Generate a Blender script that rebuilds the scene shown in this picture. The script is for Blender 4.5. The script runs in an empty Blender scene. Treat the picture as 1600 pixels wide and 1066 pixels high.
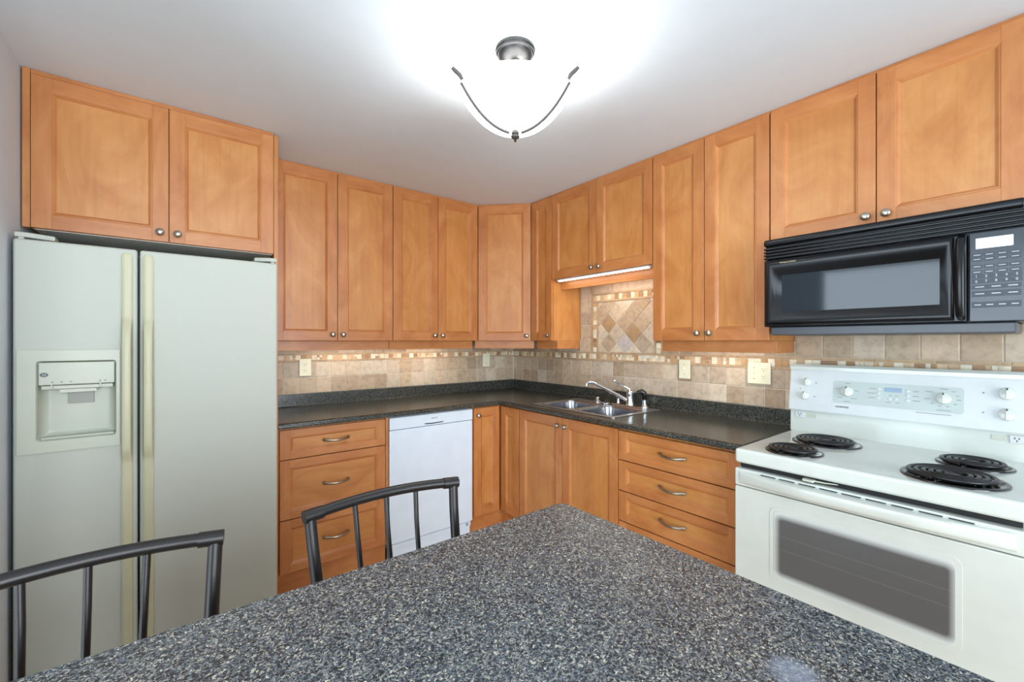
import bpy, bmesh, math, random
from mathutils import Vector, Matrix
R = random.Random(7)
C = bpy.context.scene.collection
sc = bpy.context.scene
PI = math.pi

# ------------------------------------------------------------------ camera
cam_d = bpy.data.cameras.new('camera')
cam = bpy.data.objects.new('camera', cam_d)
C.objects.link(cam)
cam.location = (-2.46517, -3.10834, 1.3706)
cam.rotation_euler = (PI / 2, 0, 0.904532 - PI / 2)
cam_d.sensor_width = 36.0
cam_d.lens = 671.86 / 1600 * 36
cam_d.clip_start = 0.05
sc.camera = cam

# ------------------------------------------------------------------ light and exposure
CEIL = 2.434
sc.view_settings.view_transform = 'Standard'
sc.view_settings.look = 'None'
sc.view_settings.exposure = -0.10
sc.view_settings.gamma = 1.0
sc.view_settings.use_curve_mapping = False
sc.cycles.max_bounces = 8
sc.cycles.diffuse_bounces = 5
sc.cycles.glossy_bounces = 4
sc.cycles.transmission_bounces = 4
sc.cycles.sample_clamp_indirect = 6.0
sc.cycles.caustics_reflective = False
sc.cycles.caustics_refractive = False

w = bpy.data.worlds.new('world')
sc.world = w
w.use_nodes = True
bg = w.node_tree.nodes['Background']
bg.inputs[0].default_value = (0.72, 0.85, 1.0, 1)
bg.inputs[1].default_value = 1.0


def area(name, loc, direction, sx, sy, power, col=(1, 1, 1), parent=None):
    d = bpy.data.lights.new(name, 'AREA')
    d.shape = 'RECTANGLE'
    d.size, d.size_y = sx, sy
    d.energy = power
    d.color = col
    o = bpy.data.objects.new(name, d)
    C.objects.link(o)
    o.location = loc
    o.rotation_euler = Vector(direction).to_track_quat('-Z', 'Y').to_euler()
    if parent:
        o.parent = parent
    return o


# daylight entering by the two windows of the room behind and left of the camera (lamps stand outside the panes)
area('daylight', (-5.66, -2.825, 1.22), (1, 0, 0), 3.8, 2.4, 265, (0.75, 0.885, 1.0))
area('daylight', (-2.3, -5.76, 1.2), (0, 1, 0), 2.9, 2.3, 310, (0.85, 0.935, 1.0))
CEIL_LAMP_W = 8.0
BOWL_EMIT = 5.5
STRIP_W = 2.0


# ------------------------------------------------------------------ materials
def lin(r, g, b):
    f = lambda c: c / 12.92 if c <= 0.04045 else ((c + 0.055) / 1.055) ** 2.4
    return (f(r / 255), f(g / 255), f(b / 255), 1)


class NT:
    def __init__(s, name):
        s.m = bpy.data.materials.new(name)
        s.m.use_nodes = True
        s.t = s.m.node_tree
        s.b = s.t.nodes['Principled BSDF']

    def n(s, typ, **kw):
        o = s.t.nodes.new('ShaderNode' + typ)
        for k, v in kw.items():
            if k.startswith('i_'):
                key = k[2:]
                key = int(key) if key.isdigit() else key
                o.inputs[key].default_value = v
            else:
                setattr(o, k, v)
        return o

    def l(s, a, b):
        s.t.links.new(a, b)

    def ramp(s, fac, stops, interp='LINEAR'):
        r = s.n('ValToRGB')
        r.color_ramp.interpolation = interp
        e = r.color_ramp.elements
        while len(e) < len(stops):
            e.new(0.5)
        for i, (p, c) in enumerate(stops):
            e[i].position = p
            e[i].color = c if len(c) == 4 else (*c, 1)
        s.l(fac, r.inputs[0])
        return r.outputs[0]

    def mix(s, fac, a, b, mode='MIX'):
        m = s.n('MixRGB', blend_type=mode)
        for i, v in zip((0, 1, 2), (fac, a, b)):
            if hasattr(v, 'is_linked'):
                s.l(v, m.inputs[i])
            else:
                m.inputs[i].default_value = v
        return m.outputs[0]

    def math(s, op, a, b=0.0, c=0.0):
        m = s.n('Math', operation=op)
        for i, v in enumerate((a, b, c)):
            if hasattr(v, 'is_linked'):
                s.l(v, m.inputs[i])
            else:
                m.inputs[i].default_value = v
        return m.outputs[0]

    def bump(s, h, strength=0.2, dist=0.001):
        b = s.n('Bump')
        b.inputs['Strength'].default_value = strength
        b.inputs['Distance'].default_value = dist
        s.l(h, b.inputs['Height'])
        s.l(b.outputs[0], s.b.inputs['Normal'])

    def set(s, **kw):
        for k, v in kw.items():
            s.b.inputs[k.replace('_', ' ')].default_value = v
        return s.m


def plain(name, col, rough=0.5, metal=0.0, coat=0.0, spec=None, var=0.03):
    """a plain finish with a very faint procedural unevenness"""
    t = NT(name)
    co = t.n('TexCoord')
    no = t.n('TexNoise')
    no.inputs['Scale'].default_value = 9.0
    t.l(co.outputs['Object'], no.inputs['Vector'])
    a = [c * (1 - var) for c in col[:3]] + [1]
    b = [min(1, c * (1 + var)) for c in col[:3]] + [1]
    t.l(t.ramp(no.outputs[0], [(0.3, a), (0.7, b)]), t.b.inputs['Base Color'])
    t.set(Roughness=rough, Metallic=metal)
    if coat:
        t.set(Coat_Weight=coat, Coat_Roughness=0.08)
    if spec is not None:
        t.b.inputs['Specular IOR Level'].default_value = spec
    return t.m


def wood(name, axis, dark, mid, light, rough=0.36):
    t = NT(name)
    co = t.n('TexCoord')
    oi = t.n('ObjectInfo')
    off = t.n('VectorMath', operation='SCALE')
    comb = t.n('CombineXYZ')
    t.l(oi.outputs['Random'], comb.inputs[0])
    t.l(oi.outputs['Random'], comb.inputs[1])
    t.l(oi.outputs['Random'], comb.inputs[2])
    t.l(comb.outputs[0], off.inputs[0])
    off.inputs['Scale'].default_value = 37.0
    add = t.n('VectorMath', operation='ADD')
    t.l(co.outputs['Object'], add.inputs[0])
    t.l(off.outputs[0], add.inputs[1])
    mp = t.n('Mapping')
    s = [26, 26, 26]
    s[axis] = 1.6
    mp.inputs['Scale'].default_value = s
    t.l(add.outputs[0], mp.inputs[0])
    g = t.n('TexNoise')
    g.inputs['Scale'].default_value = 1.6
    g.inputs['Detail'].default_value = 6
    g.inputs['Distortion'].default_value = 0.7
    t.l(mp.outputs[0], g.inputs['Vector'])
    mp2 = t.n('Mapping')
    s2 = [5.0, 5.0, 5.0]
    s2[axis] = 2.6
    mp2.inputs['Scale'].default_value = s2
    t.l(add.outputs[0], mp2.inputs[0])
    bl = t.n('TexNoise')
    bl.inputs['Scale'].default_value = 1.1
    bl.inputs['Detail'].default_value = 4
    bl.inputs['Roughness'].default_value = 0.6
    bl.inputs['Distortion'].default_value = 1.3
    t.l(mp2.outputs[0], bl.inputs['Vector'])
    base = t.ramp(bl.outputs[0], [(0.28, dark), (0.5, mid), (0.74, light)])
    fine = t.ramp(g.outputs[0], [(0.3, (0.91, 0.89, 0.86)), (0.55, (1, 1, 1)), (0.8, (1.04, 1.04, 1.04))])
    c = t.mix(1.0, base, fine, 'MULTIPLY')
    # dark mineral streaks and pin knots of maple
    mp3 = t.n('Mapping')
    s3 = [9.0, 9.0, 9.0]
    s3[axis] = 5.0
    mp3.inputs['Scale'].default_value = s3
    t.l(add.outputs[0], mp3.inputs[0])
    k = t.n('TexNoise')
    k.inputs['Scale'].default_value = 1.0
    k.inputs['Detail'].default_value = 5
    k.inputs['Distortion'].default_value = 2.5
    t.l(mp3.outputs[0], k.inputs['Vector'])
    kn = t.ramp(k.outputs[0], [(0.66, (1, 1, 1)), (0.78, (0.72, 0.62, 0.52))])
    c = t.mix(0.45, c, kn, 'MULTIPLY')
    t.l(c, t.b.inputs['Base Color'])
    t.set(Roughness=rough)
    t.b.inputs['Specular IOR Level'].default_value = 0.52
    t.bump(g.outputs[0], 0.05, 0.0006)
    return t.m


WD, WM, WL = lin(176, 110, 54), lin(191, 127, 67), lin(203, 144, 85)
FD, FM, FL = lin(170, 102, 52), lin(186, 119, 66), lin(198, 135, 80)
M = {}
M['wood_v'] = wood('maple_vertical', 2, WD, WM, WL)
M['wood_h'] = wood('maple_horizontal', 0, WD, WM, WL)
M['frame_v'] = wood('maple_frame_vertical', 2, FD, FM, FL)
M['frame_h'] = wood('maple_frame_horizontal', 0, FD, FM, FL)
M['groove'] = plain('wood_edge_brown', lin(126, 68, 28), 0.5)
M['melamine'] = plain('white_melamine', lin(205, 205, 196), 0.45)
M['nickel'] = plain('brushed_nickel', lin(176, 170, 160), 0.28, 1.0)
M['strap'] = plain('dark_pewter_strap', lin(78, 76, 74), 0.5, 0.5)
M['canopy'] = plain('satin_nickel_canopy', lin(62, 62, 62), 0.40, 1.0)
M['pewter'] = plain('antique_pewter', lin(158, 146, 130), 0.30, 1.0)
M['chrome'] = plain('chrome', lin(225, 228, 230), 0.07, 1.0)
M['steel'] = plain('stainless_steel', lin(158, 158, 162), 0.24, 1.0)
M['steel_rim_lit'] = plain('stainless_rim_lit', lin(206, 206, 208), 0.30, 1.0)  # brighter copy of the bowl steel: the rim's shine put into its colour
M['darkgap'] = plain('black_gap', lin(14, 14, 14), 0.6)
M['black'] = plain('black_plastic', lin(8, 10, 13), 0.26, spec=0.35)
M['black_gloss'] = plain('black_gloss', lin(10, 12, 14), 0.10, spec=0.8)
M['coil'] = plain('black_coil', lin(20, 20, 22), 0.38)
M['drip'] = plain('black_enamel', lin(12, 12, 14), 0.12, spec=0.8)
M['white'] = plain('white_appliance', lin(218, 231, 243), 0.28, coat=0.3)
M['white_shade'] = plain('white_kick', lin(205, 212, 220), 0.4)
M['range'] = plain('range_enamel', lin(204, 209, 201), 0.20, coat=0.25)
M['range_panel'] = plain('range_panel', lin(202, 207, 207), 0.35)
M['range_grey'] = plain('range_panel_grey', lin(180, 191, 187), 0.38)
M['almond'] = plain('almond_plastic', lin(190, 188, 158), 0.42)
M['ivory'] = plain('ivory_plate', lin(232, 228, 200), 0.38)
M['ivory_dark'] = plain('ivory_slots', lin(110, 100, 70), 0.5)
M['bezel'] = plain('bezel_cream', lin(188, 192, 177), 0.40)
M['gasket'] = plain('grey_gasket', lin(92, 102, 104), 0.6)
M['lcd'] = plain('lcd_blue', lin(130, 155, 178), 0.2)
M['ink'] = plain('print_grey', lin(120, 126, 128), 0.6)
M['ink_dark'] = plain('print_dark', lin(40, 44, 48), 0.6)
M['ink_light'] = plain('print_light', lin(205, 212, 216), 0.6)
M['brass_print'] = plain('brass_print', lin(196, 176, 140), 0.5)
M['paddle'] = plain('grey_paddle', lin(146, 146, 136), 0.4)
M['key'] = plain('key_slate', lin(50, 58, 66), 0.45)
M['panel_slate'] = plain('microwave_panel', lin(32, 40, 48), 0.22, spec=0.5)
M['tray'] = plain('microwave_tray', lin(64, 68, 74), 0.35)
M['stool'] = plain('dark_bronze_metal', lin(36, 33, 32), 0.36, 0.25)
M['seat'] = plain('dark_seat_vinyl', lin(48, 42, 38), 0.55)
M['sprayblack'] = plain('sprayer_black', lin(12, 12, 13), 0.22)
M['wall'] = plain('wall_paint', lin(206, 214, 222), 0.85, var=0.015)
M['ceil'] = plain('ceiling_paint', lin(220, 231, 239), 0.60, var=0.01)
M['floor'] = wood('floor_planks', 0, lin(196, 166, 134), lin(208, 180, 150), lin(218, 192, 164), 0.4)
M['trimwhite'] = plain('white_trim', lin(228, 228, 226), 0.45)
M['grout'] = plain('grout', lin(212, 202, 184), 0.9)

# refrigerator skin: fine pebble texture
t = NT('fridge_pebble')
co = t.n('TexCoord')
no = t.n('TexNoise')
no.inputs['Scale'].default_value = 420
t.l(co.outputs['Object'], no.inputs['Vector'])
t.bump(no.outputs[0], 0.22, 0.0012)
t.set(Base_Color=lin(186, 190, 180), Roughness=0.50)
t.b.inputs['Specular IOR Level'].default_value = 0.3
M['fridge'] = t.m

# speckled dark laminate
def laminate(name, gain, rough, pale_patch=None, tint=(1, 1, 1)):
    t = NT(name)
    co = t.n('TexCoord')
    wn = t.n('TexNoise')
    wn.inputs['Scale'].default_value = 160
    wn.inputs['Detail'].default_value = 2
    t.l(co.outputs['Object'], wn.inputs['Vector'])
    dv = t.n('VectorMath', operation='SCALE')
    dv.inputs['Scale'].default_value = 0.012
    t.l(wn.outputs['Color'], dv.inputs[0])
    ad = t.n('VectorMath', operation='ADD')
    t.l(co.outputs['Object'], ad.inputs[0])
    t.l(dv.outputs[0], ad.inputs[1])
    v = t.n('TexVoronoi')
    v.inputs['Scale'].default_value = 400
    t.l(ad.outputs[0], v.inputs['Vector'])
    sep = t.n('SeparateColor')
    t.l(v.outputs['Color'], sep.inputs[0])
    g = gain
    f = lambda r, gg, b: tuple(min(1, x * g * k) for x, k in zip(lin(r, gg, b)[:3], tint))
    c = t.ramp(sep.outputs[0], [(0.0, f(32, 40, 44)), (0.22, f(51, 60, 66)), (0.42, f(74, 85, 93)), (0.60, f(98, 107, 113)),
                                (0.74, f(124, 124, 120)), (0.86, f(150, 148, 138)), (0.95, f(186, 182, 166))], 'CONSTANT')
    n2 = t.n('TexNoise')
    n2.inputs['Scale'].default_value = 260
    n2.inputs['Detail'].default_value = 3
    t.l(ad.outputs[0], n2.inputs['Vector'])
    c = t.mix(0.8, c, t.ramp(n2.outputs[0], [(0.36, (0.6, 0.62, 0.64)), (0.55, (1, 1, 1)), (0.68, (1.3, 1.29, 1.25))]), 'MULTIPLY')
    if pale_patch:  # pale bluish round patch mixed into the laminate colour
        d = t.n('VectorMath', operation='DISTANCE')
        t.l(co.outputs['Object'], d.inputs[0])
        d.inputs[1].default_value = pale_patch
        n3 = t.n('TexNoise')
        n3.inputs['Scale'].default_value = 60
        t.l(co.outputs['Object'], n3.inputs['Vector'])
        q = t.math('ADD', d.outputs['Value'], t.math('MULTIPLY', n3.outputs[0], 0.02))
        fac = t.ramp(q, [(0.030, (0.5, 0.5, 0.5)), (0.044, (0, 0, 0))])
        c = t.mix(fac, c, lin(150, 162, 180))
    t.l(c, t.b.inputs['Base Color'])
    t.set(Roughness=rough)
    t.b.inputs['Specular IOR Level'].default_value = 0.5
    return t.m


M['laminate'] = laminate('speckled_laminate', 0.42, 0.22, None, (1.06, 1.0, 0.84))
M['laminate_island_lit'] = laminate('speckled_laminate_island_lit', 1.22, 0.25, (-1.836 + 2.275, -2.897 + 2.695, 0.942))  # paler copy of the counter laminate: daylight on the top put into its colour

# travertine tile: colour of each stone from the mesh, mottling from noise
t = NT('travertine')
at = t.n('Attribute', attribute_name='Col')
co = t.n('TexCoord')
no = t.n('TexNoise')
no.inputs['Scale'].default_value = 32
no.inputs['Detail'].default_value = 6
no.inputs['Roughness'].default_value = 0.65
t.l(co.outputs['Object'], no.inputs['Vector'])
mo = t.ramp(no.outputs[0], [(0.30, (0.74, 0.71, 0.68)), (0.52, (1, 1, 1)), (0.75, (1.12, 1.10, 1.06))])
t.l(t.mix(1.0, at.outputs['Color'], mo, 'MULTIPLY'), t.b.inputs['Base Color'])
t.set(Roughness=0.55)
t.bump(no.outputs[0], 0.3, 0.002)
M['tile'] = t.m

# glowing alabaster bowl
t = NT('lit_glass_bowl')
t.set(Base_Color=(0.95, 0.95, 0.95, 1), Roughness=0.4)
t.b.inputs['Emission Color'].default_value = (1.0, 0.99, 0.97, 1)
t.b.inputs['Emission Strength'].default_value = BOWL_EMIT
M['bowl'] = t.m
t = NT('strip_light_diffuser')
t.b.inputs['Emission Color'].default_value = (1.0, 0.95, 0.82, 1)
t.b.inputs['Emission Strength'].default_value = 1.0
M['strip'] = t.m
t = NT('bright_strip_diffuser')
t.b.inputs['Emission Color'].default_value = (1.0, 0.97, 0.90, 1)
t.b.inputs['Emission Strength'].default_value = 12.0
M['strip_bright'] = t.m

# microwave window: dark glass behind fine mesh
t = NT('microwave_glass')
t.set(Base_Color=lin(34, 42, 48), Roughness=0.06)
t.b.inputs['IOR'].default_value = 1.45
M['mwglass'] = t.m

# microwave display: pale lit LCD window
t = NT('microwave_display')
t.set(Base_Color=lin(220, 228, 232), Roughness=0.2)
t.b.inputs['Emission Color'].default_value = (0.86, 0.92, 1.0, 1)
t.b.inputs['Emission Strength'].default_value = 0.55
M['mwdisplay'] = t.m

# oven window: white frit dots thinning out into grey glass (box distance in the pane's own coordinates)
t = NT('oven_glass')
co = t.n('TexCoord')
sx = t.n('SeparateXYZ')
t.l(co.outputs['Object'], sx.inputs[0])
HX, HZ, CX, CZ = 0.232, 0.108, 0.385, 0.612
dx = t.math('MAXIMUM', t.math('SUBTRACT', t.math('ABSOLUTE', t.math('SUBTRACT', sx.outputs[0], CX)), HX - 0.02), 0.0)
dz = t.math('MAXIMUM', t.math('SUBTRACT', t.math('ABSOLUTE', t.math('SUBTRACT', sx.outputs[2], CZ)), HZ - 0.02), 0.0)
dist = t.math('SQRT', t.math('ADD', t.math('MULTIPLY', dx, dx), t.math('MULTIPLY', dz, dz)))
fr = t.ramp(t.math('MULTIPLY', dist, 20.0), [(0.16, (0, 0, 0)), (0.62, (1, 1, 1))])
# two oven-rack wires seen faintly through the glass
l1 = t.math('LESS_THAN', t.math('ABSOLUTE', t.math('SUBTRACT', sx.outputs[2], 0.648)), 0.0012)
l2 = t.math('LESS_THAN', t.math('ABSOLUTE', t.math('SUBTRACT', sx.outputs[2], 0.600)), 0.0012)
gl = t.mix(t.math('MULTIPLY', t.math('ADD', l1, l2), 0.3), lin(88, 87, 86), lin(134, 134, 132))
t.l(t.mix(fr, gl, lin(200, 206, 202)), t.b.inputs['Base Color'])
t.set(Roughness=0.28)
M['ovenglass'] = t.m

# clear window pane
t = NT('clear_pane')
tr = t.n('BsdfTransparent')
gs = t.n('BsdfGlossy')
gs.inputs['Roughness'].default_value = 0.02
fz = t.n('Fresnel')
mx = t.n('MixShader')
t.l(fz.outputs[0], mx.inputs[0])
t.l(tr.outputs[0], mx.inputs[1])
t.l(gs.outputs[0], mx.inputs[2])
t.l(mx.outputs[0], t.t.nodes['Material Output'].inputs[0])
M['pane'] = t.m


# ------------------------------------------------------------------ mesh helpers
def merge(dst, src, mat=0, tf=None):
    """append bmesh src to dst"""
    if tf:
        src.transform(tf)
    mp = {}
    for v in src.verts:
        mp[v] = dst.verts.new(v.co)
    for f in src.faces:
        try:
            nf = dst.faces.new([mp[v] for v in f.verts])
            nf.material_index = mat
        except ValueError:
            pass
    src.free()


def box(bm, x0, x1, y0, y1, z0, z1, bev=0.0, mat=0, seg=2, tf=None):
    x0, x1 = min(x0, x1), max(x0, x1)
    y0, y1 = min(y0, y1), max(y0, y1)
    z0, z1 = min(z0, z1), max(z0, z1)
    t = bmesh.new()
    bmesh.ops.create_cube(t, size=1)
    t.transform(Matrix.Translation(((x0 + x1) / 2, (y0 + y1) / 2, (z0 + z1) / 2)) @ Matrix.Diagonal((x1 - x0, y1 - y0, z1 - z0, 1)))
    if bev > 0:
        bev = min(bev, 0.49 * min(x1 - x0, y1 - y0, z1 - z0))
        bmesh.ops.bevel(t, geom=t.edges[:], offset=bev, segments=seg, profile=0.5, affect='EDGES')
    merge(bm, t, mat, tf)


def prism(bm, poly, z0, z1, bev=0.0, mat=0, tf=None, seg=2, bev_vertical=0.0):
    """closed prism over an xy polygon"""
    t = bmesh.new()
    lo = [t.verts.new((p[0], p[1], z0)) for p in poly]
    hi = [t.verts.new((p[0], p[1], z1)) for p in poly]
    n = len(poly)
    t.faces.new(lo[::-1])
    t.faces.new(hi)
    for i in range(n):
        t.faces.new([lo[i], lo[(i + 1) % n], hi[(i + 1) % n], hi[i]])
    bmesh.ops.recalc_face_normals(t, faces=t.faces[:])
    if bev_vertical > 0:
        es = [e for e in t.edges if abs(e.verts[0].co.z - e.verts[1].co.z) > 1e-6]
        bmesh.ops.bevel(t, geom=es, offset=bev_vertical, segments=6, profile=0.5, affect='EDGES')
    if bev > 0:
        es = [e for e in t.edges if abs(e.verts[0].co.z - e.verts[1].co.z) < 1e-6]
        bmesh.ops.bevel(t, geom=es, offset=bev, segments=seg, profile=0.5, affect='EDGES')
    merge(bm, t, mat, tf)


def lathe(bm, prof, center=(0, 0, 0), axis=(0, 0, 1), seg=28, mat=0, closed=False):
    """prof: list of (radius, height along axis)"""
    q = Vector((0, 0, 1)).rotation_difference(Vector(axis)).to_matrix().to_4x4()
    t = bmesh.new()
    rings = []
    for r, h in prof:
        if r < 1e-6:
            rings.append([t.verts.new((0, 0, h))])
        else:
            rings.append([t.verts.new((r * math.cos(2 * PI * k / seg), r * math.sin(2 * PI * k / seg), h)) for k in range(seg)])
    pairs = list(zip(rings, rings[1:]))
    if closed:
        pairs.append((rings[-1], rings[0]))
    for a, b in pairs:
        for k in range(seg):
            k2 = (k + 1) % seg
            if len(a) == 1 and len(b) == 1:
                continue
            if len(a) == 1:
                t.faces.new([a[0], b[k], b[k2]])
            elif len(b) == 1:
                t.faces.new([a[k], b[0], a[k2]])
            else:
                t.faces.new([a[k], b[k], b[k2], a[k2]])
    if not closed:
        for ring in (rings[0], rings[-1]):
            if len(ring) > 1:
                t.faces.new(ring)
    bmesh.ops.recalc_face_normals(t, faces=t.faces[:])
    merge(bm, t, mat, Matrix.Translation(center) @ q)


def tube(bm, pts, r, seg=10, mat=0, flat=None):
    """round tube through pts; r a number or a list; flat=(axis vector, factor) squashes the section"""
    pts = [Vector(p) for p in pts]
    n = len(pts)
    rs = r if isinstance(r, (list, tuple)) else [r] * n
    t = bmesh.new()
    rings = []
    up = None
    for i, p in enumerate(pts):
        d = (pts[min(i + 1, n - 1)] - pts[max(i - 1, 0)]).normalized()
        if up is None:
            up = Vector((0, 0, 1)) if abs(d.z) < 0.9 else Vector((1, 0, 0))
        a = d.cross(up).normalized()
        b = a.cross(d).normalized()
        up = b
        ring = []
        for k in range(seg):
            o = (a * math.cos(2 * PI * k / seg) + b * math.sin(2 * PI * k / seg)) * rs[i]
            if flat:
                fa = Vector(flat[0]).normalized()
                o = o - fa * o.dot(fa) * (1 - flat[1])
            ring.append(t.verts.new(p + o))
        rings.append(ring)
    for a, b in zip(rings, rings[1:]):
        for k in range(seg):
            k2 = (k + 1) % seg
            t.faces.new([a[k], a[k2], b[k2], b[k]])
    t.faces.new(rings[0][::-1])
    t.faces.new(rings[-1])
    bmesh.ops.recalc_face_normals(t, faces=t.faces[:])
    merge(bm, t, mat)


def bez(p0, p1, p2, n=10):
    p0, p1, p2 = Vector(p0), Vector(p1), Vector(p2)
    return [(1 - s) ** 2 * p0 + 2 * s * (1 - s) * p1 + s * s * p2 for s in [i / n for i in range(n + 1)]]


def obj(name, bm, mat, parent=None, sharp=32, loc=None, rotz=None):
    me = bpy.data.meshes.new(name)
    bmesh.ops.remove_doubles(bm, verts=bm.verts[:], dist=1e-6)
    bm.to_mesh(me)
    bm.free()
    for m_ in (mat if isinstance(mat, (list, tuple)) else [mat]):
        me.materials.append(M[m_])
    for p in me.polygons:
        p.use_smooth = True
    me.set_sharp_from_angle(angle=math.radians(sharp))
    o = bpy.data.objects.new(name, me)
    C.objects.link(o)
    wn_ = o.modifiers.new('normals', 'WEIGHTED_NORMAL')
    wn_.keep_sharp = True
    wn_.weight = 90
    if parent:
        o.parent = parent
    if loc:
        o.location = loc
    if rotz is not None:
        o.rotation_euler = (0, 0, rotz)
    return o


def tag(o, label, cat, group=None, kind=None):
    if label:
        o['label'] = label
    if cat:
        o['category'] = cat
    if group:
        o['group'] = group
    if kind:
        o['kind'] = kind
    return o


def thing(name, label, cat, loc=(0, 0, 0), rotz=0.0, group=None):
    o = bpy.data.objects.new(name, None)
    o.empty_display_size = 0.05
    C.objects.link(o)
    o.location = loc
    o.rotation_euler = (0, 0, rotz)
    return tag(o, label, cat, group)


def struct(name, bm, mat, parent=None):
    o = obj(name, bm, mat, parent)
    if not parent:
        o['kind'] = 'structure'
    return o


def text(name, s, size, mat, parent, loc, rot, depth=0.0004, align='CENTER', shear=0.0, sx=1.0):
    cu = bpy.data.curves.new(name, 'FONT')
    cu.body = s
    cu.size = size
    cu.extrude = depth
    cu.align_x = align
    cu.align_y = 'CENTER'
    cu.shear = shear
    tmp = bpy.data.objects.new('tmp', cu)
    C.objects.link(tmp)
    dg = bpy.context.evaluated_depsgraph_get()
    me = bpy.data.meshes.new_from_object(tmp.evaluated_get(dg))
    bpy.data.objects.remove(tmp)
    me.name = name
    me.materials.clear()
    me.materials.append(M[mat])
    me.transform(Matrix.Translation(loc) @ Matrix.Rotation(rot, 4, 'X') @ Matrix.Diagonal((sx, 1, 1, 1)))
    o = bpy.data.objects.new(name, me)
    C.objects.link(o)
    o.parent = parent
    return o


RB = -PI / 2           # rotation of things that stand on the right wall (front faces -x)


# ------------------------------------------------------------------ room shell
def slab(name, x0, x1, y0, y1, z0, z1, mat):
    bm = bmesh.new()
    box(bm, x0, x1, y0, y1, z0, z1)
    return struct(name, bm, mat)


XW, YS = -5.5, -5.6
slab('floor', XW - .1, 0.1, YS - .1, 0.1, -0.08, 0.0, 'floor')
slab('ceiling', XW - .1, 0.1, YS - .1, 0.1, CEIL, CEIL + 0.08, 'ceil')
slab('wall_back', XW - .1, 0.1, 0.0, 0.1, 0.0, CEIL, 'wall')
slab('wall_right', 0.0, 0.1, YS, 0.0, 0.0, CEIL, 'wall')
slab('wall_left', -3.03, -2.932, -1.77, 0.0, 0.0, CEIL, 'wall')


def wall_hole(name, axis, pos, a0, a1, h0, h1, b0, b1):
    """wall at x=pos or y=pos running b0..b1 with a window opening a0..a1, h0..h1"""
    bm = bmesh.new()
    for (s0, s1, z0, z1) in ((b0, a0, 0, CEIL), (a1, b1, 0, CEIL), (a0, a1, 0, h0), (a0, a1, h1, CEIL)):
        if axis == 'x':
            box(bm, pos - .1, pos, s0, s1, z0, z1)
        else:
            box(bm, s0, s1, pos - .1, pos, z0, z1)
    return struct(name, bm, 'wall')


wall_hole('wall_far', 'x', XW, -4.70, -0.95, 0.06, 2.39, YS, 0.0)
wall_hole('wall_rear', 'y', YS, -3.7, -0.9, 0.06, 2.36, XW, 0.0)


def window(name, axis, pos, a0, a1, h0, h1, mullion=True):
    def bx(bm, s0, s1, d0, d1, z0, z1, bev=0.002):
        if axis == 'x':
            box(bm, pos + d0, pos + d1, s0, s1, z0, z1, bev)
        else:
            box(bm, s0, s1, pos + d0, pos + d1, z0, z1, bev)
    bm = bmesh.new()
    f = 0.05
    bx(bm, a0, a1, -.08, -.02, h0, h0 + f)
    bx(bm, a0, a1, -.08, -.02, h1 - f, h1)
    bx(bm, a0, a0 + f, -.08, -.02, h0 + f, h1 - f)
    bx(bm, a1 - f, a1, -.08, -.02, h0 + f, h1 - f)
    mid = (a0 + a1) / 2
    if mullion:
        bx(bm, mid - .025, mid + .025, -.08, -.02, h0 + f, h1 - f)
    wn = struct(name, bm, 'trimwhite')
    for s0, s1 in (((a0 + f, mid - .025), (mid + .025, a1 - f)) if mullion else ((a0 + f, a1 - f),)):
        pm = bmesh.new()
        bx(pm, s0, s1, -.053, -.047, h0 + f, h1 - f, 0)
        obj('pane', pm, 'pane', wn)
    sm = bmesh.new()
    bx(sm, a0 - .03, a1 + .03, -.02, .05, h0 - .03, h0, 0.004)
    obj('window_sill', sm, 'trimwhite', wn)


window('window_1', 'x', XW, -4.70, -0.95, 0.06, 2.39, False)
window('window_2', 'y', YS, -3.7, -0.9, 0.06, 2.36)

# ------------------------------------------------------------------ tile backsplashes
TILE = [lin(194, 172, 146), lin(184, 161, 134), lin(203, 184, 160), lin(176, 152, 126), lin(196, 178, 156), lin(188, 168, 146), lin(208, 192, 170)]
MOS_L = [lin(236, 226, 204), lin(228, 214, 188)]
MOS_D = [lin(196, 160, 118), lin(176, 138, 98), lin(206, 176, 138), lin(164, 128, 94), lin(214, 190, 152)]
LINER = [lin(190, 160, 122), lin(182, 152, 116)]


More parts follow.
